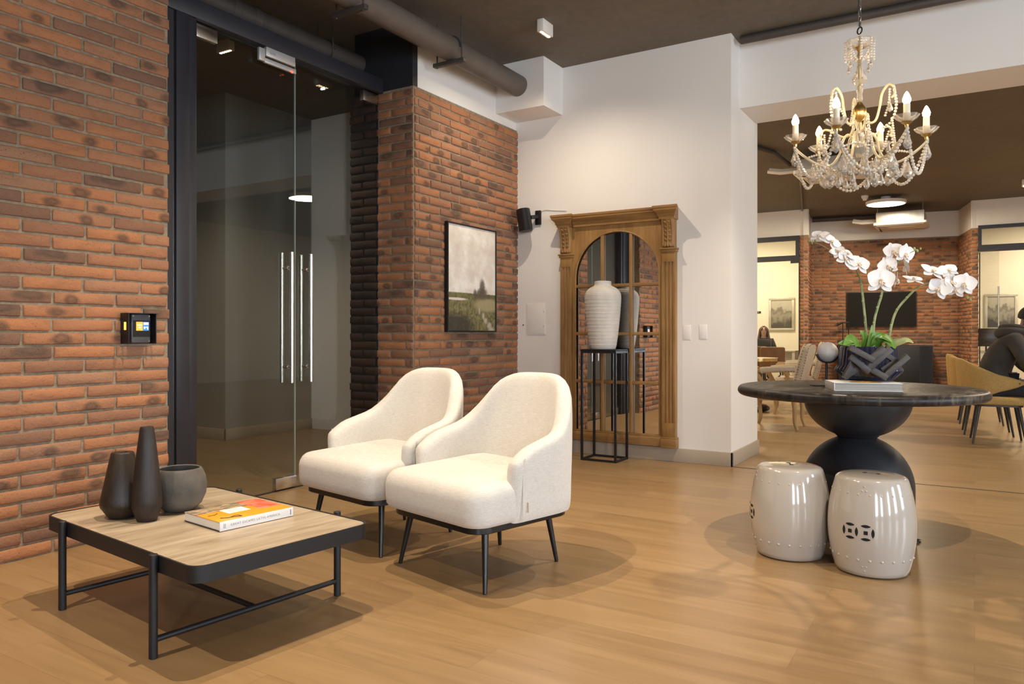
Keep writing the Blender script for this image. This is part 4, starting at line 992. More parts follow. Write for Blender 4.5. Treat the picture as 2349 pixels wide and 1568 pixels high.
for x, y, lb in ((1576, 762, 'blank white switch plate beside the mirror, the left one'), (1613, 761, 'blank white switch plate, the right one, nearer the wall corner')):
    p = onX(x, y, XM); t = thing('switch_plate', lb, 'switch plate', p, 0, 'blank white switch plates')
    MB().span((-0.0035, -0.034, -0.062), (0, 0.034, 0.062), 0.0015).build('plate', M['white'], t)
    for z in (0.045, -0.045): MB().cyl((-0.0045, 0, z), (-0.003, 0, z), 0.004, seg=10).build('plate_screw', M['white'], t)

# ================================================================== CHANDELIER
def m_crystal(name, tr, col, rough=0.03):
    m, nt, b = new_mat(name); b.inputs['Base Color'].default_value = (*col, 1); b.inputs['Roughness'].default_value = rough
    b.inputs['Transmission Weight'].default_value = tr; b.inputs['IOR'].default_value = 1.5; return m
M['crystal'] = m_crystal('cut_crystal', 0.82, (1.0, 0.96, 0.90)); M['bead'] = m_crystal('crystal_bead', 0.5, (1.0, 0.94, 0.85))
M['arm_glass'] = m_crystal('gold_glass_arm', 0.62, (0.97, 0.86, 0.62), 0.08)
M['brass'] = plain('aged_brass', (0.52, 0.36, 0.13), 0.3, 1.0, var=0.15, scale=20)
M['candle'] = plain('ivory_candle_sleeve', (0.82, 0.74, 0.58), 0.5, var=0.02)
M['bulb'] = glow('candle_bulb', (1.0, 0.74, 0.42), 170.0)
M['chain'] = plain('silver_chain', (0.55, 0.53, 0.50), 0.3, 1.0, var=0.05)
M['cable'] = plain('black_cable', (0.012, 0.012, 0.012), 0.5)
cc = at(1972, 4.2)
chn = thing('chandelier', 'crystal chandelier with lit candle bulbs and bead garlands hanging on a chain', 'chandelier', (cc.x, cc.y, 1.88), math.radians(-132.5))
Z0 = 1.88
def zz_(y): return CAMH + (HY - y) * 4.2 / F - Z0            # height of an image row at the chandelier's distance
def strand(pts, r=0.0065, name='bead_strand', parent=None, gap=2.05, mat=None):
    r *= 1.22
    pts = [Vector(p) for p in pts]; mb = MB(); acc = 0.0; mb.ball(pts[0], r, 8)
    for a, b2 in zip(pts, pts[1:]):
        d = (b2 - a).length
        while acc + d >= r * gap:
            t = (r * gap - acc) / d; a = a + (b2 - a) * t; d = (b2 - a).length; acc = 0.0; mb.ball(a, r, 8)
        acc += d
    return mb.build(name, mat or M['bead'], parent or chn, angle=25)
def drop(p, ln=0.062, w_=0.016, parent=None):
    mb = MB(); x, y, z = p; ln *= 1.12; w_ *= 1.15
    mb.ball((x, y, z), 0.0055, 8)
    mb.lathe([(0, -0.008), (0.0045, -0.010), (0.008, -0.020), (w_, -ln * 0.68), (w_ * 0.75, -ln * 0.85), (0, -ln)], 8, (x, y, z))
    return mb.build('crystal_drop', M['crystal'], parent or chn, smooth=False)
def pol(r, a, z): return (r * math.cos(a), r * math.sin(a), z)
# chain and cable to the ceiling
zt = CEIL - Z0; zl = zz_(62); n = int((zt - 0.03 - zl) / 0.030); lk = MB()
for k in range(n + 1):
    z = zl + 0.018 + k * (zt - 0.03 - zl) / (n + 0.5); pts_ = []
    for q in range(14):
        a = 2 * PI * q / 14; u_ = 0.0085 * math.cos(a); v_ = 0.021 * math.sin(a); pts_.append((u_, 0, z + v_) if k % 2 else (0, u_, z + v_))
    lk.tube(pts_, 0.0022, 6, closed=True)
lk.build('chain', M['chain'], chn)
MB().tube(catmull([(0.004, -0.004, zt), (0.012, -0.012, zl + 0.30), (0.010, -0.014, zl + 0.14), (-0.006, 0.006, zl + 0.05), (-0.010, 0.008, zl)], 8), 0.0032, 6).build('flex', M['cable'], chn)
MB().lathe([(0, 0), (0.05, 0), (0.052, -0.012), (0.03, -0.03), (0, -0.034)], 28, (0, 0, zt)).build('ceiling_cup', M['brass'], chn)
MB().tube([pol(0.018, 2 * PI * k / 16, 0) for k in range(16)], 0.004, 8, closed=True).build('hook_ring', M['dark_metal'], chn, mtx=Matrix.Translation((0, 0, zl - 0.020)) @ Matrix.Rotation(PI / 2, 4, 'X'))
# stem: crown dish, brass rod, glass balusters, ball hub
zc = zz_(104)
MB().lathe([(0.012, -0.012), (0.04, -0.012), (0.062, 0.002), (0.073, 0.022), (0.068, 0.022), (0.055, 0.006), (0.036, -0.004), (0.012, -0.004)], 48, (0, 0, zc), None, lambda a, z: 1 + 0.05 * math.cos(8 * a) * (1 if z > 0 else 0.4)).build('crown_dish', M['crystal'], chn)
MB().lathe([(0.0, 0.03), (0.008, 0.03), (0.010, 0.0), (0.022, -0.010), (0.021, -0.016), (0.010, -0.030), (0.0075, -0.05), (0, -0.05)], 24, (0, 0, zc - 0.002)).build('crown_cup', M['brass'], chn)
MB().cyl((0, 0, zz_(252)), (0, 0, zc + 0.05), 0.0062, seg=16).build('stem_rod', M['brass'], chn)
gl = MB()
gl.lathe([(0.007, zz_(150)), (0.013, zz_(147)), (0.012, zz_(138)), (0.017, zz_(130)), (0.010, zz_(124)), (0.007, zz_(122))], 20)
gl.build('glass_baluster', M['crystal'], chn)
MB().lathe([(0.007, zz_(196)), (0.024, zz_(194)), (0.040, zz_(187)), (0.041, zz_(181)), (0.028, zz_(170)), (0.017, zz_(158)), (0.015, zz_(152)), (0.007, zz_(150))], 28).build('glass_baluster', M['crystal'], chn)
MB().lathe([(0.007, zz_(234)), (0.017, zz_(230)), (0.014, zz_(216)), (0.019, zz_(206)), (0.012, zz_(198)), (0.007, zz_(196))], 20).build('glass_baluster', M['crystal'], chn)
MB().lathe([(0, zz_(280)), (0.010, zz_(279)), (0.026, zz_(272)), (0.036, zz_(262)), (0.034, zz_(250)), (0.018, zz_(240)), (0.009, zz_(234)), (0, zz_(233))], 28).build('ball_hub', M['brass'], chn)
MB().lathe([(0.004, zz_(345)), (0.016, zz_(342)), (0.026, zz_(325)), (0.020, zz_(300)), (0.012, zz_(286)), (0.004, zz_(282))], 24).build('glass_column', M['crystal'], chn)
MB().lathe([(0.0, zz_(372)), (0.03, zz_(368)), (0.075, zz_(354)), (0.082, zz_(345)), (0.075, zz_(346)), (0.03, zz_(360)), (0, zz_(363))], 40, (0, 0, 0), None, lambda a, z: 1 + 0.03 * math.cos(10 * a)).build('lower_dish', M['crystal'], chn)
MB().lathe([(0, zz_(396)), (0.012, zz_(394)), (0.020, zz_(386)), (0.016, zz_(378)), (0.008, zz_(370)), (0, zz_(366))], 20).build('bottom_finial', M['brass'], chn)
for k in range(8):
    a = 2 * PI * k / 8 + 0.2; p0 = pol(0.074, a, zc + 0.018)
    strand([p0, pol(0.072, a, zc - 0.085)], 0.0058)
    if k % 2 == 0: drop(pol(0.072, a, zc - 0.095), 0.042, 0.012)
    strand([pol(0.070, a, zc - 0.02), pol(0.045, a, zc - 0.06), pol(0.014, a, zc - 0.085)], 0.0052)
RA = 0.337; zB = zz_(318)
for k in range(6):
    a = k * PI / 3
    def R3(r, z, a=a): return pol(r, a, z)
    path = [R3(0.022, zz_(335)), R3(0.055, zz_(308)), R3(0.085, zz_(320)), R3(0.105, zz_(352)), R3(0.15, zz_(376)), R3(0.22, zz_(372)), R3(0.29, zz_(352)), R3(RA, zB - 0.035), R3(RA + 0.002, zB - 0.01)]
    arm = MB().tube(catmull(path, 6), 0.0070, 10).build('arm', M['arm_glass'], chn)
    MB().lathe([(0, -0.026), (0.008, -0.026), (0.010, -0.012), (0.026, 0.0), (0.024, 0.003), (0, 0.003)], 24, R3(RA, zB)).build('candle_cup', M['brass'], arm)
    MB().lathe([(0.012, 0.002), (0.03, 0.006), (0.047, 0.018), (0.060, 0.036), (0.056, 0.037), (0.044, 0.023), (0.028, 0.012), (0.012, 0.009)], 48, R3(RA, zB), None, lambda q, z: 1 + (0.055 if z > 0.015 else 0.02) * math.cos(8 * q)).build('drip_pan', M['crystal'], arm)
    MB().cyl(R3(RA, zB + 0.002), R3(RA, zB + 0.095), 0.0165, seg=20).build('candle_sleeve', M['candle'], arm)
    MB().lathe([(0, 0), (0.011, 0), (0.0185, 0.014), (0.020, 0.026), (0.014, 0.044), (0.006, 0.060), (0, 0.066)], 20, R3(RA, zB + 0.094)).build('bulb', M['bulb'], arm)
    # upper scrolls, alternately tall and low
    am = a + PI / 6; tall = k % 2 == 0
    if tall: up_ = [(0.030, 262), (0.052, 285), (0.085, 282), (0.105, 255), (0.118, 225), (0.150, 208), (0.178, 215), (0.182, 232), (0.165, 238)]
    else: up_ = [(0.030, 285), (0.05, 305), (0.09, 308), (0.13, 298), (0.16, 288), (0.195, 284), (0.215, 292), (0.212, 304), (0.198, 304)]
    MB().tube(catmull([pol(r, am, zz_(y)) for r, y in up_], 6), 0.0068, 10).build('scroll_arm', M['arm_glass'], chn)
    tip = up_[6]
    strand(catmull([pol(tip[0], am, zz_(tip[1])), pol(tip[0] + 0.012, am, zz_(tip[1] + 40)), pol(tip[0] - 0.01, am, zz_(tip[1] + 75)), pol(tip[0] - 0.06, am, zz_(tip[1] + 88))], 8), 0.0068)
    strand(catmull([pol(tip[0] - 0.02, am, zz_(tip[1] + 4)), pol(tip[0] - 0.03, am + 0.1, zz_(tip[1] + 34)), pol(tip[0] - 0.05, am + 0.2, zz_(tip[1] + 58))], 8), 0.0055)
    drop(pol(tip[0] - 0.02, am, zz_(tip[1] + 30)), 0.055, 0.014)
    # swags
    a2 = a + PI / 3; p0, p1 = Vector(R3(RA + 0.004, zB - 0.032)), Vector(pol(RA + 0.004, a2, zB - 0.032)); sw_ = []
    for q in range(25):
        t = q / 24; pnt = p0.lerp(p1, t); pnt.z -= 0.205 * (1 - (2 * t - 1) ** 2); sw_.append(pnt)
    strand(sw_, 0.0078)
    p0, p1 = Vector(R3(0.235, zz_(368))), Vector(pol(0.235, a2, zz_(368))); sw_ = []
    for q in range(19):
        t = q / 18; pnt = p0.lerp(p1, t); pnt.z -= 0.115 * (1 - (2 * t - 1) ** 2); sw_.append(pnt)
    strand(sw_, 0.0062)
    strand(catmull([pol(tip[0] - 0.01, am, zz_(tip[1] + 70)), pol(0.20, am - 0.2, zz_(345)), R3(0.27, zz_(356))], 8), 0.006)
    drop(R3(RA + 0.004, zB - 0.042), 0.088, 0.019); drop(R3(0.245, zz_(372)), 0.095, 0.024); drop(R3(0.155, zz_(380)), 0.075, 0.018)
    drop(pol(0.19, am, zz_(384)), 0.085, 0.021); drop(pol(0.085, am, zz_(362)), 0.075, 0.017); drop(pol(0.11, a, zz_(396)), 0.07, 0.016)

# ================================================================== ON THE ROUND TABLE
TZ2 = TT
pA, pB = fl(1914, 896, TZ2), fl(2072, 898.5, TZ2); uxx = (pB - pA).normalized(); bw2 = (pB - pA).length
bk2 = thing('hardback_book', 'pale closed book under the orchid pot on the round black table', 'book', pA, math.atan2(uxx.y, uxx.x))
BH2, BD2 = 0.042, 0.255; M['paper_grey'] = plain('grey_page_edges', (0.36, 0.34, 0.315), 0.8, var=0.3, scale=5, stretch=(0.5, 0.5, 160)); M['cover_pale'] = plain('pale_book_cover', (0.60, 0.59, 0.58), 0.5, var=0.03)
MB().span((0.001, 0.003, 0.004), (bw2 - 0.004, BD2 - 0.003, BH2 - 0.004)).build('page_block', M['paper_grey'], bk2, smooth=False)
MB().span((0, 0, BH2 - 0.004), (bw2, BD2, BH2), 0.001).build('front_cover', M['cover_pale'], bk2)
MB().span((0, 0, 0), (bw2, BD2, 0.004), 0.001).build('back_cover', M['cover_pale'], bk2)
MB().span((-0.002, 0, 0), (0.003, BD2, BH2), 0.001).build('spine', M['cover_pale'], bk2)
MB().lathe([(0, 0), (0.075, 0), (0.075, 0.0006), (0, 0.0006)], 32, (bw2 * 0.52, BD2 * 0.35, BH2)).build('cover_picture', plain('ochre_print', (0.45, 0.27, 0.04), 0.4, var=0.4, scale=20), bk2, smooth=False)

OZ = TZ2 + BH2 + 0.001
oc = at(1992, 4.08); FWO = 4.08
orc = thing('potted_orchid', 'white moth orchid with three arching stems in a dark ribbed pot', 'orchid', (oc.x, oc.y, OZ), camo.rotation_euler[2])
KX = FWO / F
def o_(x, y, d=0.0): return Vector(((x - 1992) * KX, d, CAMH + (HY - y) * KX - OZ))   # local: x right, y away, z up
pot_h = o_(0, 794).z
def m_pot():
    m, nt, b = new_mat('blue_black_glaze'); b.inputs['Base Color'].default_value = (0.016, 0.019, 0.045, 1); b.inputs['Roughness'].default_value = 0.14; b.inputs['Coat Weight'].default_value = 0.5; return m
prof = [(0, 0), (0.118, 0), (0.132, 0.008), (0.165, 0.045), (0.168, 0.056), (0.150, pot_h * 0.45), (0.138, pot_h - 0.004), (0.136, pot_h), (0.128, pot_h), (0.128, pot_h - 0.03), (0, pot_h - 0.03)]
MB().lathe(prof, 144, (0, 0, 0), None, lambda a, z: 1 + (0.016 * math.cos(36 * a) if 0.01 < z < pot_h - 0.002 else 0)).build('pot', m_pot(), orc, angle=50)
MB().lathe([(0, pot_h - 0.022), (0.126, pot_h - 0.026)], 40).build('potting_bark', plain('bark', (0.06, 0.04, 0.025), 0.9, var=0.5, scale=60, bmp=1, bscale=80), orc)
def m_stem():
    m, nt, b = new_mat('orchid_stem'); L(nt, ramp(nt, noise(nt, coords(nt, (1, 1, 3)), 12, 3), [(0.35, (0.10, 0.16, 0.045)), (0.65, (0.34, 0.33, 0.17))]), b.inputs['Base Color']); b.inputs['Roughness'].default_value = 0.45; return m
M['stem'] = m_stem(); M['leaf'] = plain('orchid_leaf', (0.13, 0.26, 0.035), 0.38, var=0.35, scale=9); M['leaf_pale'] = plain('pale_leaf', (0.34, 0.36, 0.13), 0.45, var=0.25, scale=9)
M['petal'] = plain('white_petal', (0.86, 0.82, 0.79), 0.55, var=0.03, scale=10); M['lip'] = plain('petal_lip', (0.78, 0.62, 0.45), 0.5, var=0.2, scale=60)
M['bud'] = plain('green_bud', (0.30, 0.36, 0.10), 0.5, var=0.2)
stems = [
    [(1993, 800), (1988, 740), (1983, 690), (1978, 650), (1972, 628), (1958, 603), (1935, 590), (1910, 575), (1890, 562), (1866, 553)],
    [(1996, 800), (2000, 740), (2008, 705), (2016, 680), (2022, 655), (2034, 630), (2052, 608), (2066, 592), (2084, 580), (2100, 573)],
    [(2034, 800), (2044, 745), (2057, 710), (2080, 682), (2103, 660), (2130, 650), (2160, 645), (2190, 655), (2212, 668), (2226, 684)],
]
for si, s_ in enumerate(stems):
    dd_ = [0.02, -0.02, 0.0][si]
    stm = MB().tube(catmull([o_(x, y, dd_) for x, y in s_], 6), lambda t: 0.0052 - 0.0032 * t, 8).build('stem', M['stem'], orc)
    MB().tube(catmull([o_(x + 5 - 2 * (i > 3), y, dd_ + 0.012) for i, (x, y) in enumerate(s_[:5])], 6), 0.0036, 8).build('support_cane', M['leaf_pale'], stm)
    nd_ = MB()
    for x, y in (s_[1], s_[2], s_[3]): nd_.ball(o_(x, y, dd_), 0.0068, 8)
    nd_.build('stem_joint', M['leaf_pale'], stm)
    e = s_[-1]; bu = MB()
    for k in range(3): bu.ball(o_(e[0] - (9 if si == 0 else -9) * 0 + (k - 1) * 7, e[1] + (k % 2) * 5 - 2, dd_), 0.0075 - 0.001 * k, 8, 1.2)
    bu.build('bud', M['bud'], stm)
def petal(mb, Mx, w_, l_, curl, tip=0.5):
    rows = []; nn = 7
    for i in range(nn + 1):
        t = i / nn; wd = w_ * (math.sin(PI * min(1, (t * 0.94 + 0.03)) ** tip)) ** 0.75; row = []
        for j in range(7):
            u_ = (j / 6 - 0.5) * 2
            row.append(Mx @ Vector((u_ * wd, l_ * t, curl * (t ** 2) * l_ + 0.12 * wd * (u_ * u_) - 0.03 * l_ * math.sin(PI * t))))
        rows.append(row)
    mb.grid(rows)
def flower(pos, yaw_, pitch_, roll_, sc):
    R = Matrix.Translation(pos) @ Matrix.Rotation(yaw_, 4, 'Z') @ Matrix.Rotation(pitch_, 4, 'X') @ Matrix.Rotation(roll_, 4, 'Y') @ Matrix.Rotation(PI / 2, 4, 'X')
    mb = MB()
    for ang in (0, 2.25, -2.25): petal(mb, R @ Matrix.Rotation(ang, 4, 'Z') @ Matrix.Translation((0, 0.004, -0.003)), 0.0165 * sc, 0.046 * sc, -0.10, 0.85)
    for ang in (1.15, -1.15): petal(mb, R @ Matrix.Rotation(ang, 4, 'Z') @ Matrix.Translation((0, 0.003, 0.002)), 0.031 * sc, 0.047 * sc, 0.10, 0.72)
    f_ = mb.build('flower', M['petal'], orc, fixn=False, angle=80)
    lp = MB(); lp.lathe([(0, -0.004), (0.006 * sc, 0.0), (0.0065 * sc, 0.008 * sc), (0.002, 0.014 * sc), (0, 0.015 * sc)], 10)
    for s in (-1, 1): lp.tube([(s * 0.004 * sc, -0.004 * sc, 0.006 * sc), (s * 0.009 * sc, -0.010 * sc, 0.014 * sc), (s * 0.005 * sc, -0.018 * sc, 0.016 * sc)], lambda t: 0.0035 * sc * (1.1 - t), 6)
    lp.tube([(0, -0.004 * sc, 0.008 * sc), (0, -0.016 * sc, 0.012 * sc), (0, -0.026 * sc, 0.006 * sc)], lambda t: 0.004 * sc * (1.15 - t), 6)
    lp.build('lip', M['lip'], f_, mtx=R)
    return f_
fls = [(1879, 541, -0.5, 0.9, 0.3, 1.0), (1903, 556, 0.3, 0.6, 1.0, 1.0), (1920, 578, -0.3, 0.8, -0.5, 0.9), (1934, 596, 0.2, 0.5, 0.6, 1.05), (1943, 585, 0.6, 0.7, 2.0, 0.9), (1964, 607, 0.15, 0.45, 0.3, 1.25),
       (2046, 577, -0.25, 0.15, -0.25, 1.05), (2070, 584, 0.35, -0.1, 0.2, 1.2), (2034, 611, -0.2, 0.1, -0.35, 1.1), (2014, 645, -0.05, 0.1, 0.05, 1.6), (2053, 642, 1.15, 0.0, 0.3, 1.05), (2071, 614, 1.3, 0.2, -0.4, 1.0),
       (2092, 641, 0.2, 1.15, 0.2, 1.1), (2131, 623, 0.3, 0.85, 0.4, 1.3), (2172, 620, -0.2, 0.8, -0.3, 1.05), (2147, 662, -0.35, 0.15, 0.5, 1.25), (2178, 648, 0.4, 0.3, -0.6, 1.2), (2204, 652, -0.25, 0.05, 0.25, 1.3), (2190, 664, -0.7, 0.2, 0.2, 1.0)]
for i, (x, y, yw, pi_, ro, sc) in enumerate(fls): flower(o_(x, y, (-0.03 if i % 2 else -0.012)), yw, -pi_, ro, sc)
def leaf_(pts, w_, mat):
    c = catmull([o_(*p) for p in pts], 6); mb = MB(); rows = []
    for i, p in enumerate(c):
        t = i / (len(c) - 1); tg = (c[min(i + 1, len(c) - 1)] - c[max(0, i - 1)]).normalized(); sd = tg.cross(Vector((0.25, -1.0, 0.45))).normalized(); nr = sd.cross(tg)
        wd = w_ * math.sin(PI * min(0.995, 0.08 + 0.9 * t)) ** 0.7
        rows.append([p + sd * wd * u_ + nr * (abs(u_) * 0.35 * wd) for u_ in (-1, -0.5, 0, 0.5, 1)])
    mb.grid(rows); return mb.build('leaf', mat, orc, angle=80)
leaf_([(1975, 800, 0), (1955, 785, -0.03), (1935, 778, -0.07), (1914, 790, -0.11)], 0.028, M['leaf'])
leaf_([(1968, 800, -0.02), (1945, 784, -0.06), (1925, 786, -0.09), (1905, 787, -0.1)], 0.022, M['leaf'])
leaf_([(1990, 802, -0.04), (2000, 784, -0.07), (2012, 780, -0.10), (2028, 798, -0.12)], 0.034, M['leaf'])
leaf_([(1984, 800, -0.05), (1995, 775, -0.06), (2005, 772, -0.09), (2020, 784, -0.12)], 0.026, M['leaf'])
leaf_([(1978, 805, 0.02), (1982, 780, 0.0), (1980, 768, 0.0), (1972, 758, 0.0)], 0.022, M['leaf'])
leaf_([(1982, 805, -0.03), (1988, 780, -0.03), (1992, 760, -0.03), (1994, 745, -0.03)], 0.012, M['leaf'])
leaf_([(2028, 802, 0), (2048, 788, -0.03), (2068, 780, -0.05), (2082, 786, -0.06)], 0.016, M['leaf_pale'])
leaf_([(2020, 800, 0.02), (2040, 788, 0.02), (2055, 780, 0.01), (2066, 776, 0.0)], 0.008, M['leaf_pale'])
leaf_([(1976, 800, 0.02), (1966, 786, 0.01), (1962, 778, 0.0), (1958, 772, 0.0)], 0.010, M['leaf_pale'])
leaf_([(2012, 800, 0.03), (2016, 786, 0.02), (2018, 778, 0.02), (2022, 772, 0.02)], 0.010, M['leaf_pale'])

# globe on a stand
gp = fl(1890, 884.5, TZ2)
gs = thing('globe_ornament', 'frosted white globe in a black crescent stand on the round table', 'ornament', (gp.x, gp.y, TZ2), camo.rotation_euler[2])
gf = (gp.x * AX[1] + gp.y * BX[1]); kx = gf / F
MB().span((-27 * kx, -0.035, 0), (20 * kx, 0.035, 0.005), 0.0015).build('base_plate', M['black'], gs)
gc = Vector((8 * kx, 0, CAMH + (HY - 807) * kx - TZ2)); gr = 23 * kx
MB().cyl((6 * kx, 0, 0.004), (6 * kx, 0, gc.z - gr - 0.002), 0.0072, seg=16).build('post', M['black'], gs)
cr = MB(); rows = []
for k in range(17):
    a = -PI * 0.93 + PI * 0.80 * k / 16; rows.append([(gc.x + r_ * math.cos(a), d_, gc.z + r_ * math.sin(a)) for r_, d_ in ((gr + 0.0005, -0.012), (gr + 0.007, -0.012), (gr + 0.007, 0.012), (gr + 0.0005, 0.012), (gr + 0.0005, -0.012))])
cr.grid(rows); cr.build('crescent', M['black'], gs)
MB().ball(gc, gr, 40).build('globe', plain('alabaster_globe', (0.55, 0.525, 0.52), 0.5, var=0.10, scale=18), gs)

# interlocking wooden chevrons leaning on the pot
FV = 3.86; kv = FV / F; vo = at(1995, FV)
vs_ = thing('wooden_chevron_chain', 'dark wooden ornament of interlocking V-shaped links in front of the orchid pot', 'ornament', (vo.x, vo.y, OZ), camo.rotation_euler[2])
M['dark_wood'] = wood('ebonised_wood', (0.020, 0.013, 0.009), (0.062, 0.042, 0.028), 0.45, 'X', 8.0, 20.0, 0.2)
zmin = min(CAMH + (HY - (760 + yy / 9.7875)) * kv for yy in (1110,)) - OZ
def v_(x, y, d): return Vector(((1880 + x / 9.7875 - 1995) * kv, d, CAMH + (HY - (760 + y / 9.7875)) * kv - OZ - zmin + 0.012))
def vlink(p, q, r_, d, w_=0.030, th=0.024):
    mb = MB()
    def quad(a, b2):
        dr = (b2 - a).normalized(); return dr
    a, b2, c = v_(*p, d), v_(*q, d), v_(*r_, d)
    mb.bar(a, b2 + (b2 - a).normalized() * w_ * 0.5, w_, th, 0.0015, up=(0, 1, 0)); mb.bar(b2, c, w_ * 0.995, th * 0.995, 0.0015, up=(0, 1, 0))
    return mb.build('link', M['dark_wood'], vs_)
vlink((640, 590), (1000, 885), (1540, 410), -0.028)
vlink((1110, 850), (1440, 1040), (1975, 575), -0.002)
vlink((560, 375), (1040, 640), (1330, 390), -0.055)
vlink((780, 690), (600, 1010), (1000, 760), 0.0)
vlink((1560, 560), (1760, 690), (1440, 900), 0.026, 0.026, 0.02)
# ================================================================== THE ROOM BEYOND THE BEAM
def on_line(x, y, P, Q):
    """point on the vertical plane through P and Q seen at pixel x, y"""
    d = ray(x, y); ex, ey = Q[0] - P[0], Q[1] - P[1]
    t = (P[0] * ey - P[1] * ex) / (d.x * ey - d.y * ex); return Vector((t * d.x, t * d.y, CAMH + t * d.z))
XO = 15.9
yA, yB = onX(1834, 765, XO).y, onX(1853, 765, XO).y
AL, AR, PR = at(1860, 16.2), at(2199, 15.2), at(2229, 14.1)
PR2 = onX(2244, 765, PR.x)
def brick_between(name, P, Q, seed, start=0.0):
    P = Vector((P[0], P[1], 0)); Q = Vector((Q[0], Q[1], 0)); U = (Q - P).normalized(); Nn = U.cross(Vector((0, 0, 1)))
    brick_wall(name, P, U, Nn, (Q - P).length, 3.07, pitch=0.30, start=start, thick=0.08, lod=0, seed=seed)
    mb = MB(); a = P + Vector((0, 0, 3.07)); L_ = (Q - P).length
    mb.box((0, 0, 0), (L_ + 0.02, 0.08, CEIL - 3.07)); rot = Matrix((U, -Nn, Vector((0, 0, 1)))).transposed().to_4x4()
    struct(mb, name + '_top', M['white'], smooth=False, mtx=Matrix.Translation((P + Q) / 2 + Vector((0, 0, (CEIL + 3.07) / 2)) - Nn * 0.045) @ rot)
brick_between('wall_pier_left', (XO, yA), (XO, yB), 21)
brick_between('wall_alcove_left', (XO, yB), (AL.x, AL.y), 22)
brick_between('wall_alcove', (AL.x, AL.y), (AR.x, AR.y), 23)
brick_between('wall_alcove_right', (AR.x, AR.y), (PR.x, PR.y), 24)
brick_between('wall_pier_right', (PR.x, PR.y), (PR2.x, PR2.y), 25)
# office fronts: black frames, transoms, glass
def zx(x, y, X): return onX(x, y, X).z
zt0, zt1, zt2, zt3 = zx(1834, 541, XO), zx(1834, 551, XO), zx(1834, 585, XO), zx(1834, 597, XO)
fr = MB(); y1 = 6.2
fr.span((XO - 0.03, yA, zt1), (XO + 0.05, y1, zt0 + 0.01)); fr.span((XO - 0.03, yA, zt3), (XO + 0.05, y1, zt2)); fr.span((XO - 0.03, yA, zt2), (XO + 0.05, yA + 0.07, zt1)); fr.span((XO - 0.03, yA, 0), (XO + 0.02, yA + 0.012, zt3))
w6 = struct(fr, 'window_7', M['frame'], smooth=False)
MB().span((XO, yA + 0.07, zt2), (XO + 0.008, y1, zt1)).build('pane', M['glass_thin'], w6, smooth=False)
MB().span((XO, yA + 0.014, 0.012), (XO + 0.010, y1, zt3 - 0.008)).build('pane', M['glass_thin'], w6, smooth=False)
MB().span((XO - 0.014, yA + 0.02, zt3 - 0.05), (XO + 0.024, yA + 0.17, zt3 - 0.005)).build('patch_fitting', M['dark_metal'], w6, smooth=False)
struct(MB().span((XO, yA - 0.0, zt0 + 0.01), (XO + 0.1, 10, CEIL)), 'wall_office_front', M['white'], smooth=False)
XR = PR.x; yR = PR2.y
zr0, zr1, zr2, zr3 = zx(2250, 517, XR), zx(2250, 525, XR), zx(2250, 562, XR), zx(2250, 577, XR)
fr = MB(); fr.span((XR - 0.03, -6.3, zr1), (XR + 0.05, yR, zr0)); fr.span((XR - 0.03, -6.3, zr3), (XR + 0.05, yR, zr2)); fr.span((XR - 0.03, yR - 0.055, zr2), (XR + 0.05, yR, zr1))
w7 = struct(fr, 'window_8', M['frame'], smooth=False)
MB().span((XR, -6.3, zr2), (XR + 0.008, yR - 0.05, zr1)).build('pane', M['glass_thin'], w7, smooth=False)
struct(MB().span((XR, -6.3, zr0), (XR + 0.1, yR + 0.02, CEIL)), 'wall_office_front_right', M['white'], smooth=False)
d3 = bpy.data.objects.new('door_3', None); COL.objects.link(d3); d3.location = (XR, yR - 0.02, 0); d3.rotation_euler = (0, 0, math.radians(-62)); d3['kind'] = 'structure'
MB().span((-0.005, -0.62, 0.012), (0.005, 0, zr3 - 0.01)).build('glass_leaf', M['glass_thin'], d3, smooth=False)
MB().span((-0.007, -0.012, 0.012), (0.007, 0.004, zr3 - 0.01)).build('edge_strip', M['dark_metal'], d3, smooth=False)
MB().cyl((0.05, -0.52, 0.95), (0.05, -0.52, 1.95), 0.014, seg=12).build('door_handle', M['steel'], d3)
XOB, XRB = 19.2, 19.6
struct(MB().span((XOB, AL.y + 0.1, 0), (XOB + 0.1, 9.9, CEIL)), 'wall_office_left', M['cream'], smooth=False)
struct(MB().span((AL.x + 0.05, AL.y + 0.08, 0), (XOB, AL.y + 0.18, CEIL)), 'wall_office_side', M['cream'], smooth=False)
struct(MB().span((XRB, -6.3, 0), (XRB + 0.1, 2.9, CEIL)), 'wall_office_right', M['cream'], smooth=False)
struct(MB().span((AR.x + 0.12, AR.y + 0.12, 0), (XRB, AR.y + 0.22, CEIL)), 'wall_office_side_right', M['cream'], smooth=False)
struct(MB().span((7.16, 6.2, 0), (XO, 6.3, CEIL)), 'wall_lounge', M['white'], smooth=False)
struct(MB().span((XO + 0.1, 6.2, 0), (XOB, 6.3, CEIL)), 'wall_office_end', M['cream'], smooth=False)

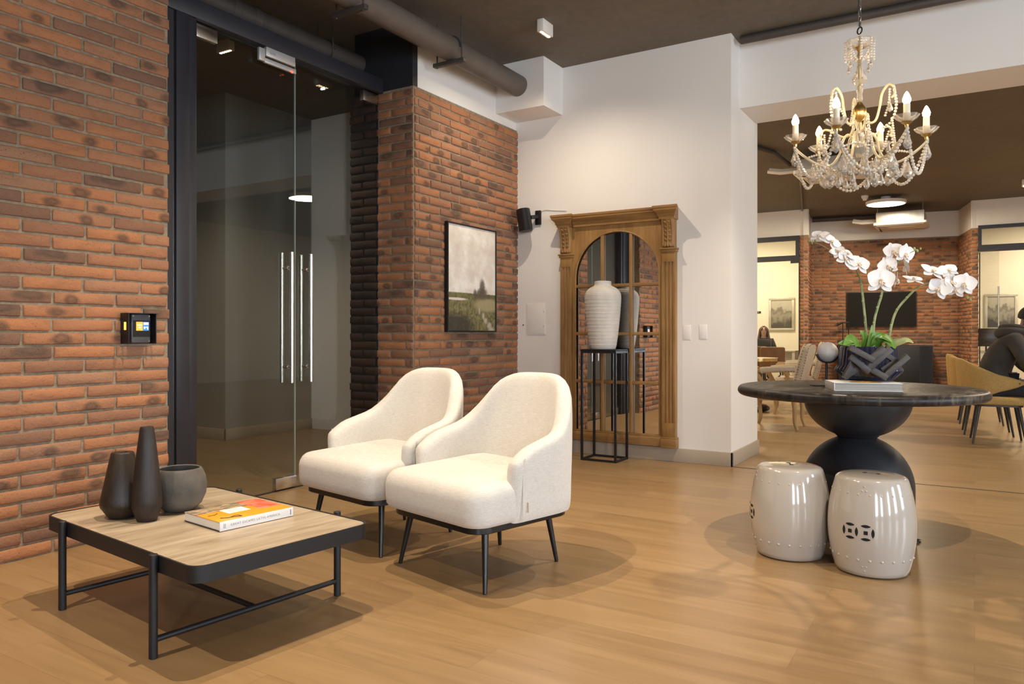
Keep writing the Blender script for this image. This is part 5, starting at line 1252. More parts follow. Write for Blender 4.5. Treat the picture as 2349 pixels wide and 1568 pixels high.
# lamps of the back room
lp_ = at(2032, 13.7)
disc_lamp(lp_.x, lp_.y, zx(2032, 464, lp_.x) + 0.02, 0.335, 'round white lit ceiling lamp beside the far air-conditioning unit', 90)
disc_lamp(10.0, 3.9, CEIL, 0.30, 'added unseen round ceiling lamp over the pale armchairs, behind the white wall end', 100)  # this and the next lamp are added out of sight to light the lounge
disc_lamp(13.4, 4.9, CEIL, 0.30, 'added round ceiling lamp hidden behind the wall end, near the left office front', 90)
disc_lamp(9.6, -1.9, CEIL, 0.30, 'added unseen round ceiling lamp beyond the right edge of the frame, over the mustard chairs', 100)  # this and the next lamp are added off-frame as light for the right side
disc_lamp(13.2, -2.4, CEIL, 0.30, 'added unseen round ceiling lamp beyond the right edge of the frame, near the right office', 80)
disc_lamp(17.5, 4.6, CEIL, 0.30, 'round ceiling lamp inside the left glass-fronted office', 110)
disc_lamp(18.0, -1.6, CEIL, 0.30, 'round ceiling lamp inside the right glass-fronted office', 110)

p = at(2349, 12.2); downlight(p.x, p.y, CEIL, 'white linear downlight on the dark ceiling at the far right edge of the picture', 0)
# air-conditioning cassettes
M['galv'] = plain('galvanised_sheet', (0.62, 0.61, 0.58), 0.35, 0.5, var=0.08, scale=12)
def cassette(label, x, y, zb, w_, hgt=0.25):
    t = thing('air_conditioning_unit', label, 'air conditioner', (x, y, zb), 0, 'ceiling air-conditioning units')
    MB().span((-w_ / 2 + 0.05, -w_ / 2 + 0.05, 0.04), (w_ / 2 - 0.05, w_ / 2 - 0.05, hgt), 0.006).build('unit_body', M['galv'], t)
    MB().prism(rrect(-w_ / 2, -w_ / 2, w_ / 2, w_ / 2, 0.05, 5), [(-0.025, 0.09), (-0.005, 0.02), (0.005, 0.0), (0.045, 0.0)]).build('fascia_panel', M['plastic_white'], t)
    MB().span((-w_ / 4, -w_ / 4, -0.03), (w_ / 4, w_ / 4, -0.024), 0.003).build('grille', M['plastic_white'], t)
    for s in (-1, 1):
        for k in (0, 1):
            a = ((-w_ * 0.33, s * w_ * 0.38 - 0.02, -0.006), (w_ * 0.33, s * w_ * 0.38 + 0.02, 0.004)) if k else ((s * w_ * 0.38 - 0.02, -w_ * 0.33, -0.006), (s * w_ * 0.38 + 0.02, w_ * 0.33, 0.004))
            MB().span(*a, 0.003).build('louvre', M['lamp_white'] if (s, k) != (-1, 0) else M['dark_metal'], t)
    for sx in (-1, 1):
        for sy in (-1, 1): MB().cyl((sx * w_ * 0.42, sy * w_ * 0.42, 0.05), (sx * w_ * 0.42, sy * w_ * 0.42, CEIL - zb), 0.006, seg=8).build('drop_rod', M['steel'], t)
    pp = MB()
    for k in range(2): pp.tube([(0.0 + 0.10 * k, w_ / 2 - 0.05, 0.12 + 0.05 * k), (0.0 + 0.10 * k, w_ / 2 + 0.25, 0.12 + 0.05 * k), (0.02 + 0.10 * k, w_ / 2 + 0.42, 0.16 + 0.05 * k)], 0.028, 10)
    pp.build('refrigerant_pipe', M['lamp_white'], t); return t
c1 = at(2068, 14.75); cassette('white ceiling air-conditioning unit beside the round lamp, above the brick alcove', c1.x, c1.y, 3.19, 0.92)
c2 = at(1905, 10.4); cassette('white ceiling air-conditioning unit seen behind the chandelier', c2.x, c2.y, 3.27, 0.84, 0.2)
p = at(1984, 13.6); t = thing('smoke_detector', 'small white smoke detector on the dark ceiling left of the round lamp', 'smoke detector', (p.x, p.y, CEIL))
MB().lathe([(0, 0), (0.062, 0), (0.062, -0.02), (0.05, -0.05), (0.03, -0.06), (0, -0.062)], 24).build('detector_body', M['plastic_white'], t)
MB().lathe([(0.025, -0.05), (0.04, -0.06), (0.03, -0.085), (0, -0.09)], 20).build('sensor_cap', M['plastic_white'], t)
t = MB().tube([Vector((AL.x - 0.12, AL.y - 0.05, 3.52)), Vector((AL.x - 0.05, AL.y - 0.6, 3.52)), Vector((AL.x + 0.05, AL.y - 1.25, 3.52))], 0.05, 12).build('alcove_pipe', M['pipe_dark'])
tag(t, 'dark pipe under the ceiling along the top of the white band over the brick alcove', 'pipe')
a_, b_ = at(1836, 11.9), at(1841, 15.3)
t = MB().tube([(a_.x, a_.y, 3.565), (b_.x, b_.y, 3.565), (b_.x, b_.y, 3.50)], 0.018, 8).build('ceiling_conduit', M['pipe'])
tag(t, 'thin grey conduit on the dark ceiling running to the left office wall', 'conduit')
a_, b_, c_ = at(1715, 9.8), at(1775, 10.2), at(1812, 10.6)
t = MB().tube([(a_.x, a_.y, 3.55), (b_.x, b_.y, 3.55), (c_.x, c_.y, 3.47)], 0.03, 10).build('cable_conduit', M['pipe_dark'])
tag(t, 'dark cable conduit on the ceiling leading to the air-conditioning unit behind the chandelier', 'conduit')

# television, cabinet and stand in the alcove
e_ = (Vector((AR.x, AR.y, 0)) - Vector((AL.x, AL.y, 0))).normalized(); rz_al = math.atan2(e_.y, e_.x)
def alc(x, y): return on_line(x, y, AL, AR)
p0, p1 = alc(1942, 749), alc(2101, 668); tvw = (Vector((p1.x, p1.y, 0)) - Vector((p0.x, p0.y, 0))).length; tvh = p1.z - p0.z
t = thing('television', 'large black wall television in the brick alcove, behind the orchid', 'television', p0, rz_al)
MB().span((0, -0.075, 0), (tvw, -0.03, tvh), 0.004).build('casing', M['black'], t)
MB().span((0.012, -0.0765, 0.012), (tvw - 0.012, -0.0745, tvh - 0.012)).build('screen', plain('dark_screen', (0.012, 0.011, 0.010), 0.6, var=0.05, spec=0.15), t, smooth=False)
MB().span((tvw * 0.3, -0.03, tvh * 0.3), (tvw * 0.7, -0.008, tvh * 0.7)).build('wall_bracket', M['dark_metal'], t, smooth=False)
p0, p1 = alc(1921, 790), alc(2134, 790); cw = (Vector((p1.x, p1.y, 0)) - Vector((p0.x, p0.y, 0))).length; chh = p0.z
t = thing('sideboard', 'low black sideboard with fluted end doors under the television', 'sideboard', (p0.x, p0.y, 0), rz_al)
MB().span((0, -0.36, 0.06), (cw, -0.012, chh), 0.004).build('cabinet_body', M['black'], t)
MB().span((0.03, -0.33, 0), (cw - 0.03, -0.04, 0.06)).build('plinth', M['black_satin'], t, smooth=False)
for a in (0.0, cw - 0.25):
    fl2 = MB(); fl2.span((a + 0.01, -0.372, 0.08), (a + 0.24, -0.36, chh - 0.02))
    for k in range(8): fl2.cyl((a + 0.03 + 0.027 * k, -0.372, 0.08), (a + 0.03 + 0.027 * k, -0.372, chh - 0.02), 0.010, seg=10)
    fl2.build('fluted_door', M['black'], t)
MB().span((0.27, -0.368, 0.08), (cw - 0.27, -0.36, chh - 0.02), 0.002).build('door', M['black'], t)
p0 = alc(1942, 765)
t = thing('screen_stand', 'thin black stand with a small camera at the left edge of the television', 'stand', (p0.x - 0.12, p0.y, chh), rz_al)
for x in (-0.06, 0.05): MB().cyl((x, -0.08, 0), (x, -0.08, 0.48), 0.010, seg=10).build('upright', M['black'], t)
MB().bar((-0.07, -0.08, 0.47), (0.06, -0.08, 0.47), 0.02, 0.02).build('crossbar', M['black'], t, smooth=False)
MB().cyl((-0.18, -0.08, 0.42), (-0.07, -0.08, 0.46), 0.028, 0.02, 14).build('camera', M['black'], t)
MB().span((-0.10, -0.14, 0), (0.10, -0.02, 0.012)).build('foot', M['black'], t, smooth=False)

# framed pictures in the offices
def m_grey_art(name, seed, blue=0.0):
    m, nt, b = new_mat(name); v = coords(nt, (1, 1, 1)); s = N(nt, 'ShaderNodeSeparateXYZ'); L(nt, v, s.inputs[0])
    n = noise(nt, coords(nt, (1, 3.2 + seed, 3.0)), 2.2, 6, 0.6, 0.15); z = math_(nt, 'ADD', s.outputs[2], math_(nt, 'MULTIPLY', math_(nt, 'SUBTRACT', n, 0.5), 0.5))
    L(nt, ramp(nt, z, [(0.18, (0.06, 0.055, 0.045)), (0.36, (0.30, 0.28, 0.22)), (0.46, (0.16, 0.15, 0.12)), (0.55, (0.42, 0.40, 0.33)), (0.9, (0.52, 0.49, 0.41))]), b.inputs['Base Color']); b.inputs['Roughness'].default_value = 0.4; return m
M['silver'] = plain('silver_leaf_frame', (0.52, 0.49, 0.40), 0.4, 0.4, var=0.1)
def picture(label, X, x0, y0, x1, y1, mat):
    a, c = onX(x0, y1, X), onX(x1, y0, X); wd, ht = a.y - c.y, c.z - a.z
    t = thing('framed_picture', label, 'picture', (X - 0.002, c.y, a.z), 0, 'framed pictures in the glass offices')
    f = MB(); b_ = 0.06
    for s_, e2 in (((0, 0), (wd, b_)), ((0, ht - b_), (wd, ht)), ((0, b_), (b_, ht - b_)), ((wd - b_, b_), (wd, ht - b_))): f.span((-0.04, s_[0], s_[1]), (0, e2[0], e2[1]), 0.004)
    f.build('frame', M['silver'], t); MB().span((-0.022, b_, b_), (-0.005, wd - b_, ht - b_)).build('print', mat, t, smooth=False)
picture('silver-framed grey seascape on the cream wall of the left office', XOB, 1764, 682, 1823, 758, m_grey_art('grey_seascape', 0))
picture('silver-framed pale abstract on the wall of the right office', XRB, 2258, 673, 2335, 757, m_grey_art('pale_abstract', 1.4))
a_ = onX(1740, 716, XOB); t = thing('wall_sign', 'small black sign on the cream wall of the left office', 'sign', (XOB, a_.y, a_.z))
MB().span((-0.012, -0.06, -0.025), (0, 0.20, 0.025)).build('sign_plate', M['black'], t, smooth=False)
ln = MB()
for k in range(7): ln.span((-0.0135, 0.17 - 0.03 * k, -0.006), (-0.0118, 0.188 - 0.03 * k, 0.006))
ln.build('sign_lettering', M['paper'], t, smooth=False)

# ------------------------------------------------------------------ mustard chairs
M['mustard'] = plain('mustard_fabric', (0.42, 0.265, 0.085), 0.85, var=0.14, scale=70, bmp=0.2, bscale=300)
M['dark_leg'] = plain('dark_stained_leg', (0.026, 0.02, 0.017), 0.45, var=0.2)
def make_mustard(label, x, y, rz):
    t = thing('dining_chair', label, 'chair', (x, y, 0), rz, 'mustard tub chairs in a row')
    mb = MB(); rows = []; n = 33
    for i in range(n):
        s = -1 + 2 * i / (n - 1); a = abs(s); ang = -PI / 2 + s * 1.02 * PI * 0.62
        cx_, cy_ = 0.305 * math.cos(ang), 0.30 * math.sin(ang) - 0.02
        if a > 0.80: cy_ += (a - 0.80) * 0.55
        top = 0.85 - 0.04 * a - 0.17 * max(0, (a - 0.25) / 0.75) ** 1.15; bot = 0.44 + 0.155 * max(0, (a - 0.42) / 0.58) ** 1.4
        e = max(0, (a - 0.88) / 0.12); mid = (top + bot) / 2; top = mid + (top - mid) * math.sqrt(max(0.02, 1 - e * e)); bot = mid + (bot - mid) * math.sqrt(max(0.02, 1 - e * e))
        nx, ny = math.cos(ang), math.sin(ang); row = []
        for d, z in ((0.016, bot + 0.006), (0.022, bot + 0.03), (0.024, mid), (0.020, top - 0.03), (0.012, top - 0.004), (0, top), (-0.012, top - 0.004), (-0.020, top - 0.03), (-0.024, mid), (-0.022, bot + 0.03), (-0.014, bot + 0.004), (0, bot), (0.016, bot + 0.006)):
            ln_ = 1 + 0.22 * (z - 0.44); row.append((cx_ * ln_ + nx * d, cy_ * ln_ + ny * d, z))
        rows.append(row)
    V = mb.grid(rows); bmesh.ops.remove_doubles(mb.bm, verts=mb.bm.verts, dist=1e-5)
    mb.build('backrest', M['mustard'], t, angle=70)
    MB().prism(rrect(-0.265, -0.27, 0.265, 0.25, 0.13, 8), [(0.395, 0.02), (0.405, 0.004), (0.43, 0), (0.46, 0.006), (0.475, 0.03), (0.478, 0.07)]).build('seat', M['mustard'], t, angle=60)
    MB().prism(rrect(-0.22, -0.22, 0.22, 0.21, 0.1, 6), [(0.375, 0), (0.396, 0)]).build('seat_frame', M['dark_leg'], t)
    for sx in (-1, 1):
        for sy in (-1, 1): MB().cyl((sx * 0.235, sy * 0.225, 0), (sx * 0.165, sy * 0.165, 0.385), 0.0095, 0.019, 12).build('leg', M['dark_leg'], t)
    return t
make_mustard('mustard tub chair nearest the round table, with the hooded person sitting on it', 9.10, -0.20, PI + 0.05)
make_mustard('empty mustard tub chair, second in the row behind the seated person', 9.83, -0.12, PI + 0.05)
make_mustard('empty mustard tub chair, farthest of the three in the row', 10.95, -0.06, PI + 0.05)

# ------------------------------------------------------------------ pale upholstered armchairs with nailheads
M['oatmeal'] = plain('oatmeal_fabric', (0.47, 0.385, 0.285), 0.9, var=0.1, scale=40, bmp=0.2, bscale=300)
M['pale_oak'] = wood('pale_oak', (0.30, 0.18, 0.065), (0.46, 0.30, 0.13), 0.5, 'Z', 6, 12)
M['nail'] = plain('bronze_nailhead', (0.10, 0.065, 0.035), 0.35, 0.9, var=0.1)
def make_oatmeal(label, x, y, rz):
    t = thing('upholstered_armchair', label, 'armchair', (x, y, 0), rz, 'pale upholstered armchairs with nailheads')
    bk_ = MB()
    out = [(-0.235, 0.0), (0.235, 0.0), (0.262, 0.36), (0.255, 0.43), (0.22, 0.475), (0.12, 0.497), (0, 0.502), (-0.12, 0.497), (-0.22, 0.475), (-0.255, 0.43), (-0.262, 0.36)]
    mt = Matrix.Translation((0, -0.235, 0.50)) @ Matrix.Rotation(math.radians(14), 4, 'X') @ Matrix.Rotation(PI / 2, 4, 'X')
    bk_.prism(out, [(-0.045, 0.05), (-0.035, 0.012), (-0.02, 0), (0.045, 0), (0.05, 0.006)], mt); b_ = bk_.build('backrest', M['oatmeal'], t, angle=50)
    nl = MB()
    for (ax_, az_), (bx_, bz_) in zip(out[1:], out[2:] + out[:1]):
        if az_ == 0 and bz_ == 0: continue
        ln_ = math.hypot(bx_ - ax_, bz_ - az_); k_ = max(1, int(ln_ / 0.03))
        for q in range(k_):
            u_ = (q + 0.5) / k_
            for dz in (-0.012, 0.038): nl.ball(mt @ Vector((ax_ + (bx_ - ax_) * u_, az_ + (bz_ - az_) * u_, dz)), 0.0055, 6)
    nl.build('nailhead_trim', M['nail'], b_)
    MB().prism(rrect(-0.285, -0.25, 0.285, 0.29, 0.05, 5), [(0.385, 0.0), (0.43, 0.0), (0.475, 0.006), (0.50, 0.03), (0.508, 0.09)]).build('seat', M['oatmeal'], t, angle=60)
    MB().prism(rrect(-0.28, -0.25, 0.28, 0.28, 0.04, 4), [(0.33, 0.006), (0.386, 0)]).build('seat_rail', M['pale_oak'], t)
    for s in (-1, 1):
        MB().tube(catmull([(s * 0.29, -0.25, 0.70), (s * 0.298, -0.10, 0.695), (s * 0.30, 0.06, 0.685), (s * 0.30, 0.13, 0.675)], 5), 0.036, 12).build('arm_pad', M['oatmeal'], t)
        ar_ = MB(); ar_.tube(catmull([(s * 0.28, 0.17, 0.36), (s * 0.29, 0.10, 0.48), (s * 0.298, 0.15, 0.60), (s * 0.30, 0.21, 0.67)], 6), 0.026, 10)
        ar_.box((s * 0.30, 0.185, 0.672), (0.055, 0.13, 0.04), 0.012); ar_.build('arm_post', M['pale_oak'], t)
        nn = MB()
        for k in range(13): nn.ball((s * (0.29 + 0.036), -0.24 + 0.03 * k, 0.672), 0.0052, 6)
        nn.build('nailhead_trim', M['nail'], t)
        MB().tube(catmull([(s * 0.255, 0.24, 0.36), (s * 0.275, 0.265, 0.24), (s * 0.262, 0.25, 0.10), (s * 0.275, 0.275, 0.0)], 6), lambda q: 0.030 - 0.012 * q, 10).build('leg', M['pale_oak'], t)
        MB().tube(catmull([(s * 0.24, -0.22, 0.36), (s * 0.245, -0.235, 0.22), (s * 0.245, -0.235, 0.10), (s * 0.25, -0.265, 0.0)], 6), lambda q: 0.029 - 0.010 * q, 10).build('leg', M['pale_oak'], t)
    return t
make_oatmeal('pale upholstered armchair with nailhead trim and oak legs, the nearer one behind the wall end', 9.23, 1.98, 0.02)
make_oatmeal('pale upholstered armchair with nailhead trim, the farther one behind the globe ornament', 11.06, 2.13, 0.18)

# brass-edged tables, brown chairs, bag
M['brass_edge'] = plain('polished_brass', (0.62, 0.45, 0.18), 0.2, 1.0, var=0.08)
def brass_table(label, x, y, r, z):
    t = thing('side_table', label, 'table', (x, y, 0), 0, 'round brass-edged side tables')
    MB().lathe([(0, z - 0.008), (r - 0.004, z - 0.008), (r - 0.004, z), (0, z)], 48).build('table_top', M['travertine'], t)
    MB().lathe([(r - 0.004, z - 0.045), (r, z - 0.045), (r, z + 0.001), (r - 0.004, z + 0.001), (r - 0.004, z - 0.045)], 48).build('brass_rim', M['brass_edge'], t)
    MB().cyl((0, 0, 0.02), (0, 0, z - 0.01), 0.03, seg=16).build('pedestal', M['black'], t)
    MB().lathe([(0, 0), (r * 0.6, 0), (r * 0.6, 0.012), (0.04, 0.022), (0, 0.022)], 32).build('foot', M['black'], t); return t
p = at(1733, 11.3); brass_table('round side table with a polished brass edge, left of the pale armchairs', p.x, p.y, 0.33, 0.74)
p = at(1714, 10.0); brass_table('lower round brass-edged table at the wall end', p.x, p.y, 0.15, 0.665)
M['tan'] = plain('tan_leather', (0.155, 0.075, 0.028), 0.45, var=0.15, scale=8)
def brown_chair(label, x, y, rz):
    t = thing('leather_chair', label, 'chair', (x, y, 0), rz, 'brown leather chairs')
    MB().prism(rrect(-0.215, 0, 0.215, 0.40, 0.035, 5), [(-0.02, 0.008), (-0.012, 0), (0.012, 0), (0.02, 0.008)], Matrix.Translation((0, -0.21, 0.46)) @ Matrix.Rotation(math.radians(8), 4, 'X') @ Matrix.Rotation(PI / 2, 4, 'X')).build('backrest', M['tan'], t)
    MB().prism(rrect(-0.22, -0.20, 0.22, 0.23, 0.05, 5), [(0.42, 0.008), (0.43, 0), (0.465, 0), (0.475, 0.01)]).build('seat', M['tan'], t)
    for sx in (-1, 1):
        for sy in (-1, 1): MB().cyl((sx * 0.20, sy * 0.20, 0), (sx * 0.18, sy * 0.18, 0.425), 0.012, 0.015, 10).build('leg', M['dark_leg'], t)
    return t
p = at(1769, 14.0); brown_chair('brown leather chair seen from behind, the one fully in view before the left office', p.x, p.y, math.radians(-72))
p = at(1731, 14.75); brown_chair('brown leather chair seen from behind, half hidden by the white wall end', p.x, p.y, math.radians(-72))
p = fl(1746, 944); t = thing('bag', 'small black bag lying on the floor under the pale armchairs', 'bag', (p.x, p.y, 0))
rows = []
for i in range(9):
    th = PI * i / 8; rows.append([(0.16 * math.sin(th) * math.cos(q) * (1 + 0.15 * math.sin(3 * q + i)), 0.11 * math.sin(th) * math.sin(q) * (1 + 0.15 * math.cos(2 * q + i)), 0.058 - 0.058 * math.cos(th)) for q in [2 * PI * k / 16 for k in range(16)]])
mb = MB(); mb.grid(rows, True); mb.build('bag_body', M['black_satin'], t)
MB().tube([(-0.10, 0.03, 0.10), (-0.06, 0.05, 0.15), (0.0, 0.06, 0.16), (0.07, 0.05, 0.14), (0.10, 0.03, 0.09)], 0.009, 8).build('strap', M['black'], t)

# office desks and screens
M['desk'] = plain('white_desk', (0.74, 0.71, 0.62), 0.4, var=0.02)
pd = at(1752, 16.55)
t = thing('desk', 'white office desk where the person with long hair sits', 'desk', (pd.x, pd.y, 0))
MB().span((-0.33, -0.72, 0.715), (0.33, 1.0, 0.745), 0.003).build('desk_top', M['desk'], t)
for y in (-0.68, 0.96): MB().span((-0.30, y - 0.03, 0), (0.30, y + 0.03, 0.715), 0.003).build('desk_leg', M['desk'], t)
MB().span((0.02, -0.65, 0.30), (0.05, 0.93, 0.715)).build('modesty_panel', M['desk'], t, smooth=False)
def screen(name, label, cat, x, y, rz, wd, ht, z0, stand=True, group=None):
    t = thing(name, label, cat, (x, y, z0), rz, group)
    b0 = 0.10 if stand else 0.006
    MB().span((-wd / 2, -0.02, b0), (wd / 2, 0.02, b0 + ht), 0.004).build('screen', M['black_satin'], t)
    if stand:
        MB().cyl((0, 0.03, 0), (0, 0.03, b0 + ht * 0.5), 0.016, seg=10).build('stand', M['black'], t); MB().span((-0.11, -0.05, 0), (0.11, 0.10, 0.008), 0.002).build('foot', M['black'], t)
    else: MB().span((-wd / 2, 0.0, 0), (wd / 2, 0.24, 0.012), 0.003).build('keyboard_base', M['black'], t)
    return t
p = at(1749, 16.40); screen('laptop', 'open dark laptop on the white desk in the left office', 'laptop', p.x, p.y, -PI / 2, 0.36, 0.235, 0.745, False)
pr_ = onX(2262, 800, 17.9)
t = thing('desk', 'white desk in the right office, behind the glass door', 'desk', (17.9, -0.75, 0))
MB().span((-0.35, -0.9, 0.715), (0.35, 0.75, 0.745), 0.003).build('desk_top', M['desk'], t)
for y in (-0.86, 0.71): MB().span((-0.32, y - 0.03, 0), (0.32, y + 0.03, 0.715), 0.003).build('desk_leg', M['desk'], t)
screen('monitor', 'black monitor on the desk in the right office', 'monitor', 17.9, pr_.y, -PI / 2, 0.52, 0.36, 0.745)

# ------------------------------------------------------------------ people
M['skin'] = plain('skin', (0.42, 0.235, 0.16), 0.5, var=0.06, scale=12); M['skin_dark'] = plain('brown_skin', (0.16, 0.085, 0.055), 0.5, var=0.06, scale=12)
def skinned(name, chains, mat, parent, sub=2):
    """one continuous surface grown over joints: chains = lists of (point, radius); shared points join the chains"""
    idx, pts, rad, eds = {}, [], [], set()
    for ch in chains:
        prev = None
        for p, r in ch:
            k = tuple(round(c, 4) for c in p)
            if k not in idx: idx[k] = len(pts); pts.append(Vector(p)); rad.append(r)
            i = idx[k]
            if prev is not None and prev != i: eds.add((min(prev, i), max(prev, i)))
            prev = i
    me = bpy.data.meshes.new(name); me.from_pydata([tuple(p) for p in pts], sorted(eds), [])
    o = bpy.data.objects.new(name, me); COL.objects.link(o)
    md = o.modifiers.new('skin', 'SKIN'); md.use_smooth_shade = True
    sv = me.skin_vertices[0].data
    for i, r in enumerate(rad):
        sv[i].radius = r if isinstance(r, tuple) else (r, r); sv[i].use_root = (i == 0)
    s2 = o.modifiers.new('sub', 'SUBSURF'); s2.levels = sub; s2.render_levels = sub
    dg = bpy.context.evaluated_depsgraph_get(); m2 = bpy.data.meshes.new_from_object(o.evaluated_get(dg))
    bpy.data.objects.remove(o); bpy.data.meshes.remove(me)
    m2.name = name; m2.materials.clear(); m2.materials.append(mat); m2.polygons.foreach_set('use_smooth', [True] * len(m2.polygons)); m2.update()
    o = bpy.data.objects.new(name, m2); COL.objects.link(o); o.parent = parent; return o
def hand_chains(wrist, direction, up, sgn):
    d = Vector(direction).normalized(); u_ = Vector(up).normalized(); s_ = d.cross(u_) * sgn; w_ = Vector(wrist); ch = []
    palm = w_ + d * 0.055; base = [(wrist, 0.024), (tuple(palm), (0.036, 0.018))]
    for k, (off, ln) in enumerate(((-0.030, 0.062), (-0.010, 0.075), (0.011, 0.070), (0.030, 0.052))):
        kn = palm + d * 0.042 + s_ * off; mid = kn + d * ln * 0.5 - u_ * 0.010; tip = kn + d * ln * 0.85 - u_ * 0.034
        ch.append(base[1:] + [(tuple(kn), 0.010), (tuple(mid), 0.009), (tuple(tip), 0.008)])
    tb = w_ + d * 0.03 - s_ * 0.034; ch.append([base[0], (tuple(tb), 0.011), (tuple(tb + d * 0.035 - s_ * 0.014 - u_ * 0.01), 0.0095), (tuple(tb + d * 0.06 - s_ * 0.012 - u_ * 0.022), 0.008)])
    return [base] + ch
def head_chain(neck, c, fwd, r=0.088):
    n, c, f = Vector(neck), Vector(c), Vector(fwd).normalized(); up = (c - n).normalized()
    return [(tuple(n), 0.056), (tuple(c - up * 0.085 + f * 0.012), (0.066, 0.070)), (tuple(c - up * 0.02 + f * 0.006), (r * 0.90, r * 1.05)), (tuple(c + up * 0.055 - f * 0.004), (r * 0.92, r * 1.04)), (tuple(c + up * 0.10 - f * 0.006), (r * 0.55, r * 0.62))]
# man leaning forward on the nearest mustard chair
mn = thing('person', 'person in a dark grey hoodie seen from behind, leaning forward on the nearest mustard chair', 'person', (9.10, -0.20, 0), PI + 0.05)
M['hoodie'] = plain('charcoal_hoodie', (0.048, 0.04, 0.034), 0.9, var=0.2, scale=9, bmp=0.3, bscale=24); M['trousers'] = plain('dark_trousers', (0.022, 0.021, 0.024), 0.85, var=0.15)
M['hair_black'] = plain('black_hair', (0.012, 0.010, 0.009), 0.7, var=0.3, scale=60, bmp=0.6, bscale=120); M['shoe'] = plain('black_shoe', (0.015, 0.015, 0.016), 0.45)
sp_ = [((0, -0.045, 0.57), 0.15), ((0, -0.035, 0.72), (0.17, 0.135)), ((0, 0.02, 0.88), (0.185, 0.135)), ((0, 0.115, 1.03), (0.19, 0.12))]
nk = (0, 0.215, 1.125); hc = (0, 0.285, 1.255)
arms, legs, sleeves, trs = [], [], [], []
for s in (-1, 1):
    sh, el, wr = (s * 0.185, 0.135, 1.03), (s * 0.30, 0.22, 0.80), (s * 0.20, 0.42, 0.645)
    arms += [[sp_[3], (sh, 0.062), (el, 0.045), (wr, 0.029)]] + hand_chains(wr, (-0.15 * s, 1, -0.25), (0, 0.2, 1), s)
    sleeves += [[(sp_[3][0], (0.205, 0.137)), (sh, 0.088), ((s * 0.255, 0.18, 0.92), 0.078), (el, 0.070), ((s * 0.25, 0.33, 0.71), 0.058), ((s * 0.208, 0.405, 0.657), 0.045)]]
    hp, kn_, ak = (s * 0.10, 0.0, 0.555), (s * 0.17, 0.42, 0.53), (s * 0.17, 0.40, 0.09)
    legs += [[sp_[0], (hp, 0.095), ((s * 0.14, 0.22, 0.55), 0.080), (kn_, 0.058), ((s * 0.17, 0.41, 0.33), 0.054), (ak, 0.036), ((s * 0.175, 0.52, 0.045), 0.034)]]
    trs += [[(sp_[0][0], 0.162), (hp, 0.108), ((s * 0.14, 0.22, 0.555), 0.094), (kn_, 0.074), ((s * 0.17, 0.41, 0.33), 0.070), ((s * 0.17, 0.40, 0.115), 0.060)]]
body = skinned('body', [sp_ + [(nk, 0.06)]] + [head_chain(nk, hc, (0, 0.9, -0.45), 0.092)] + arms + legs, M['skin_dark'], mn)
skinned('hoodie', [[((0, -0.045, 0.53), (0.19, 0.165)), ((0, -0.035, 0.70), (0.21, 0.160)), ((0, 0.02, 0.88), (0.215, 0.155)), ((0, 0.115, 1.03), (0.205, 0.137)), ((0, 0.185, 1.095), 0.085)]] + sleeves, M['hoodie'], mn)
skinned('trousers', trs, M['trousers'], mn)
hd_ = MB()
hd_.tube(catmull([(0.13, 0.24, 1.115), (0.15, 0.15, 1.12), (0.11, 0.06, 1.115), (0, 0.025, 1.105), (-0.11, 0.06, 1.115), (-0.15, 0.15, 1.12), (-0.13, 0.24, 1.115)], 6), lambda t: 0.030 + 0.026 * math.sin(PI * t), 12)
hd_.tube(catmull([(0.10, 0.24, 1.155), (0.125, 0.15, 1.165), (0.09, 0.075, 1.165), (0, 0.045, 1.16), (-0.09, 0.075, 1.165), (-0.125, 0.15, 1.165), (-0.10, 0.24, 1.155)], 6), lambda t: 0.022 + 0.018 * math.sin(PI * t), 12)
hd_.build('hood', M['hoodie'], mn)
hr = MB(); rows = []
upv = (Vector(hc) - Vector(nk)).normalized(); fv = Vector((0, 0.9, -0.45)).normalized(); sv_ = Vector((1, 0, 0)); upv = sv_.cross(fv).normalized()
if upv.z < 0: upv = -upv
for i in range(11):
    th = PI * 0.66 * i / 10
    row = []
    for k in range(24):
        q = 2 * PI * k / 24; frontness = math.cos(q); tt = th * (1 - 0.32 * max(0, frontness))
        row.append(Vector(hc) + Vector((0, 0, 0.012)) + sv_ * (0.098 * math.sin(tt) * math.sin(q)) + fv * (0.112 * math.sin(tt) * math.cos(q) - 0.004) + upv * (0.112 * math.cos(tt)))
    rows.append(row)
hr.grid(rows, True); hr.build('hair', M['hair_black'], mn)
for s in (-1, 1):
    MB().ball(Vector(hc) + sv_ * s * 0.092 - upv * 0.01, 0.022, 10, 1.4).build('ear', M['skin_dark'], mn)
    sh_ = MB(); sh_.tube(catmull([(s * 0.17, 0.36, 0.045), (s * 0.17, 0.42, 0.050), (s * 0.175, 0.52, 0.040), (s * 0.178, 0.60, 0.032)], 5), lambda t: 0.044 - 0.012 * t, 12); sh_.build('shoe', M['shoe'], mn)
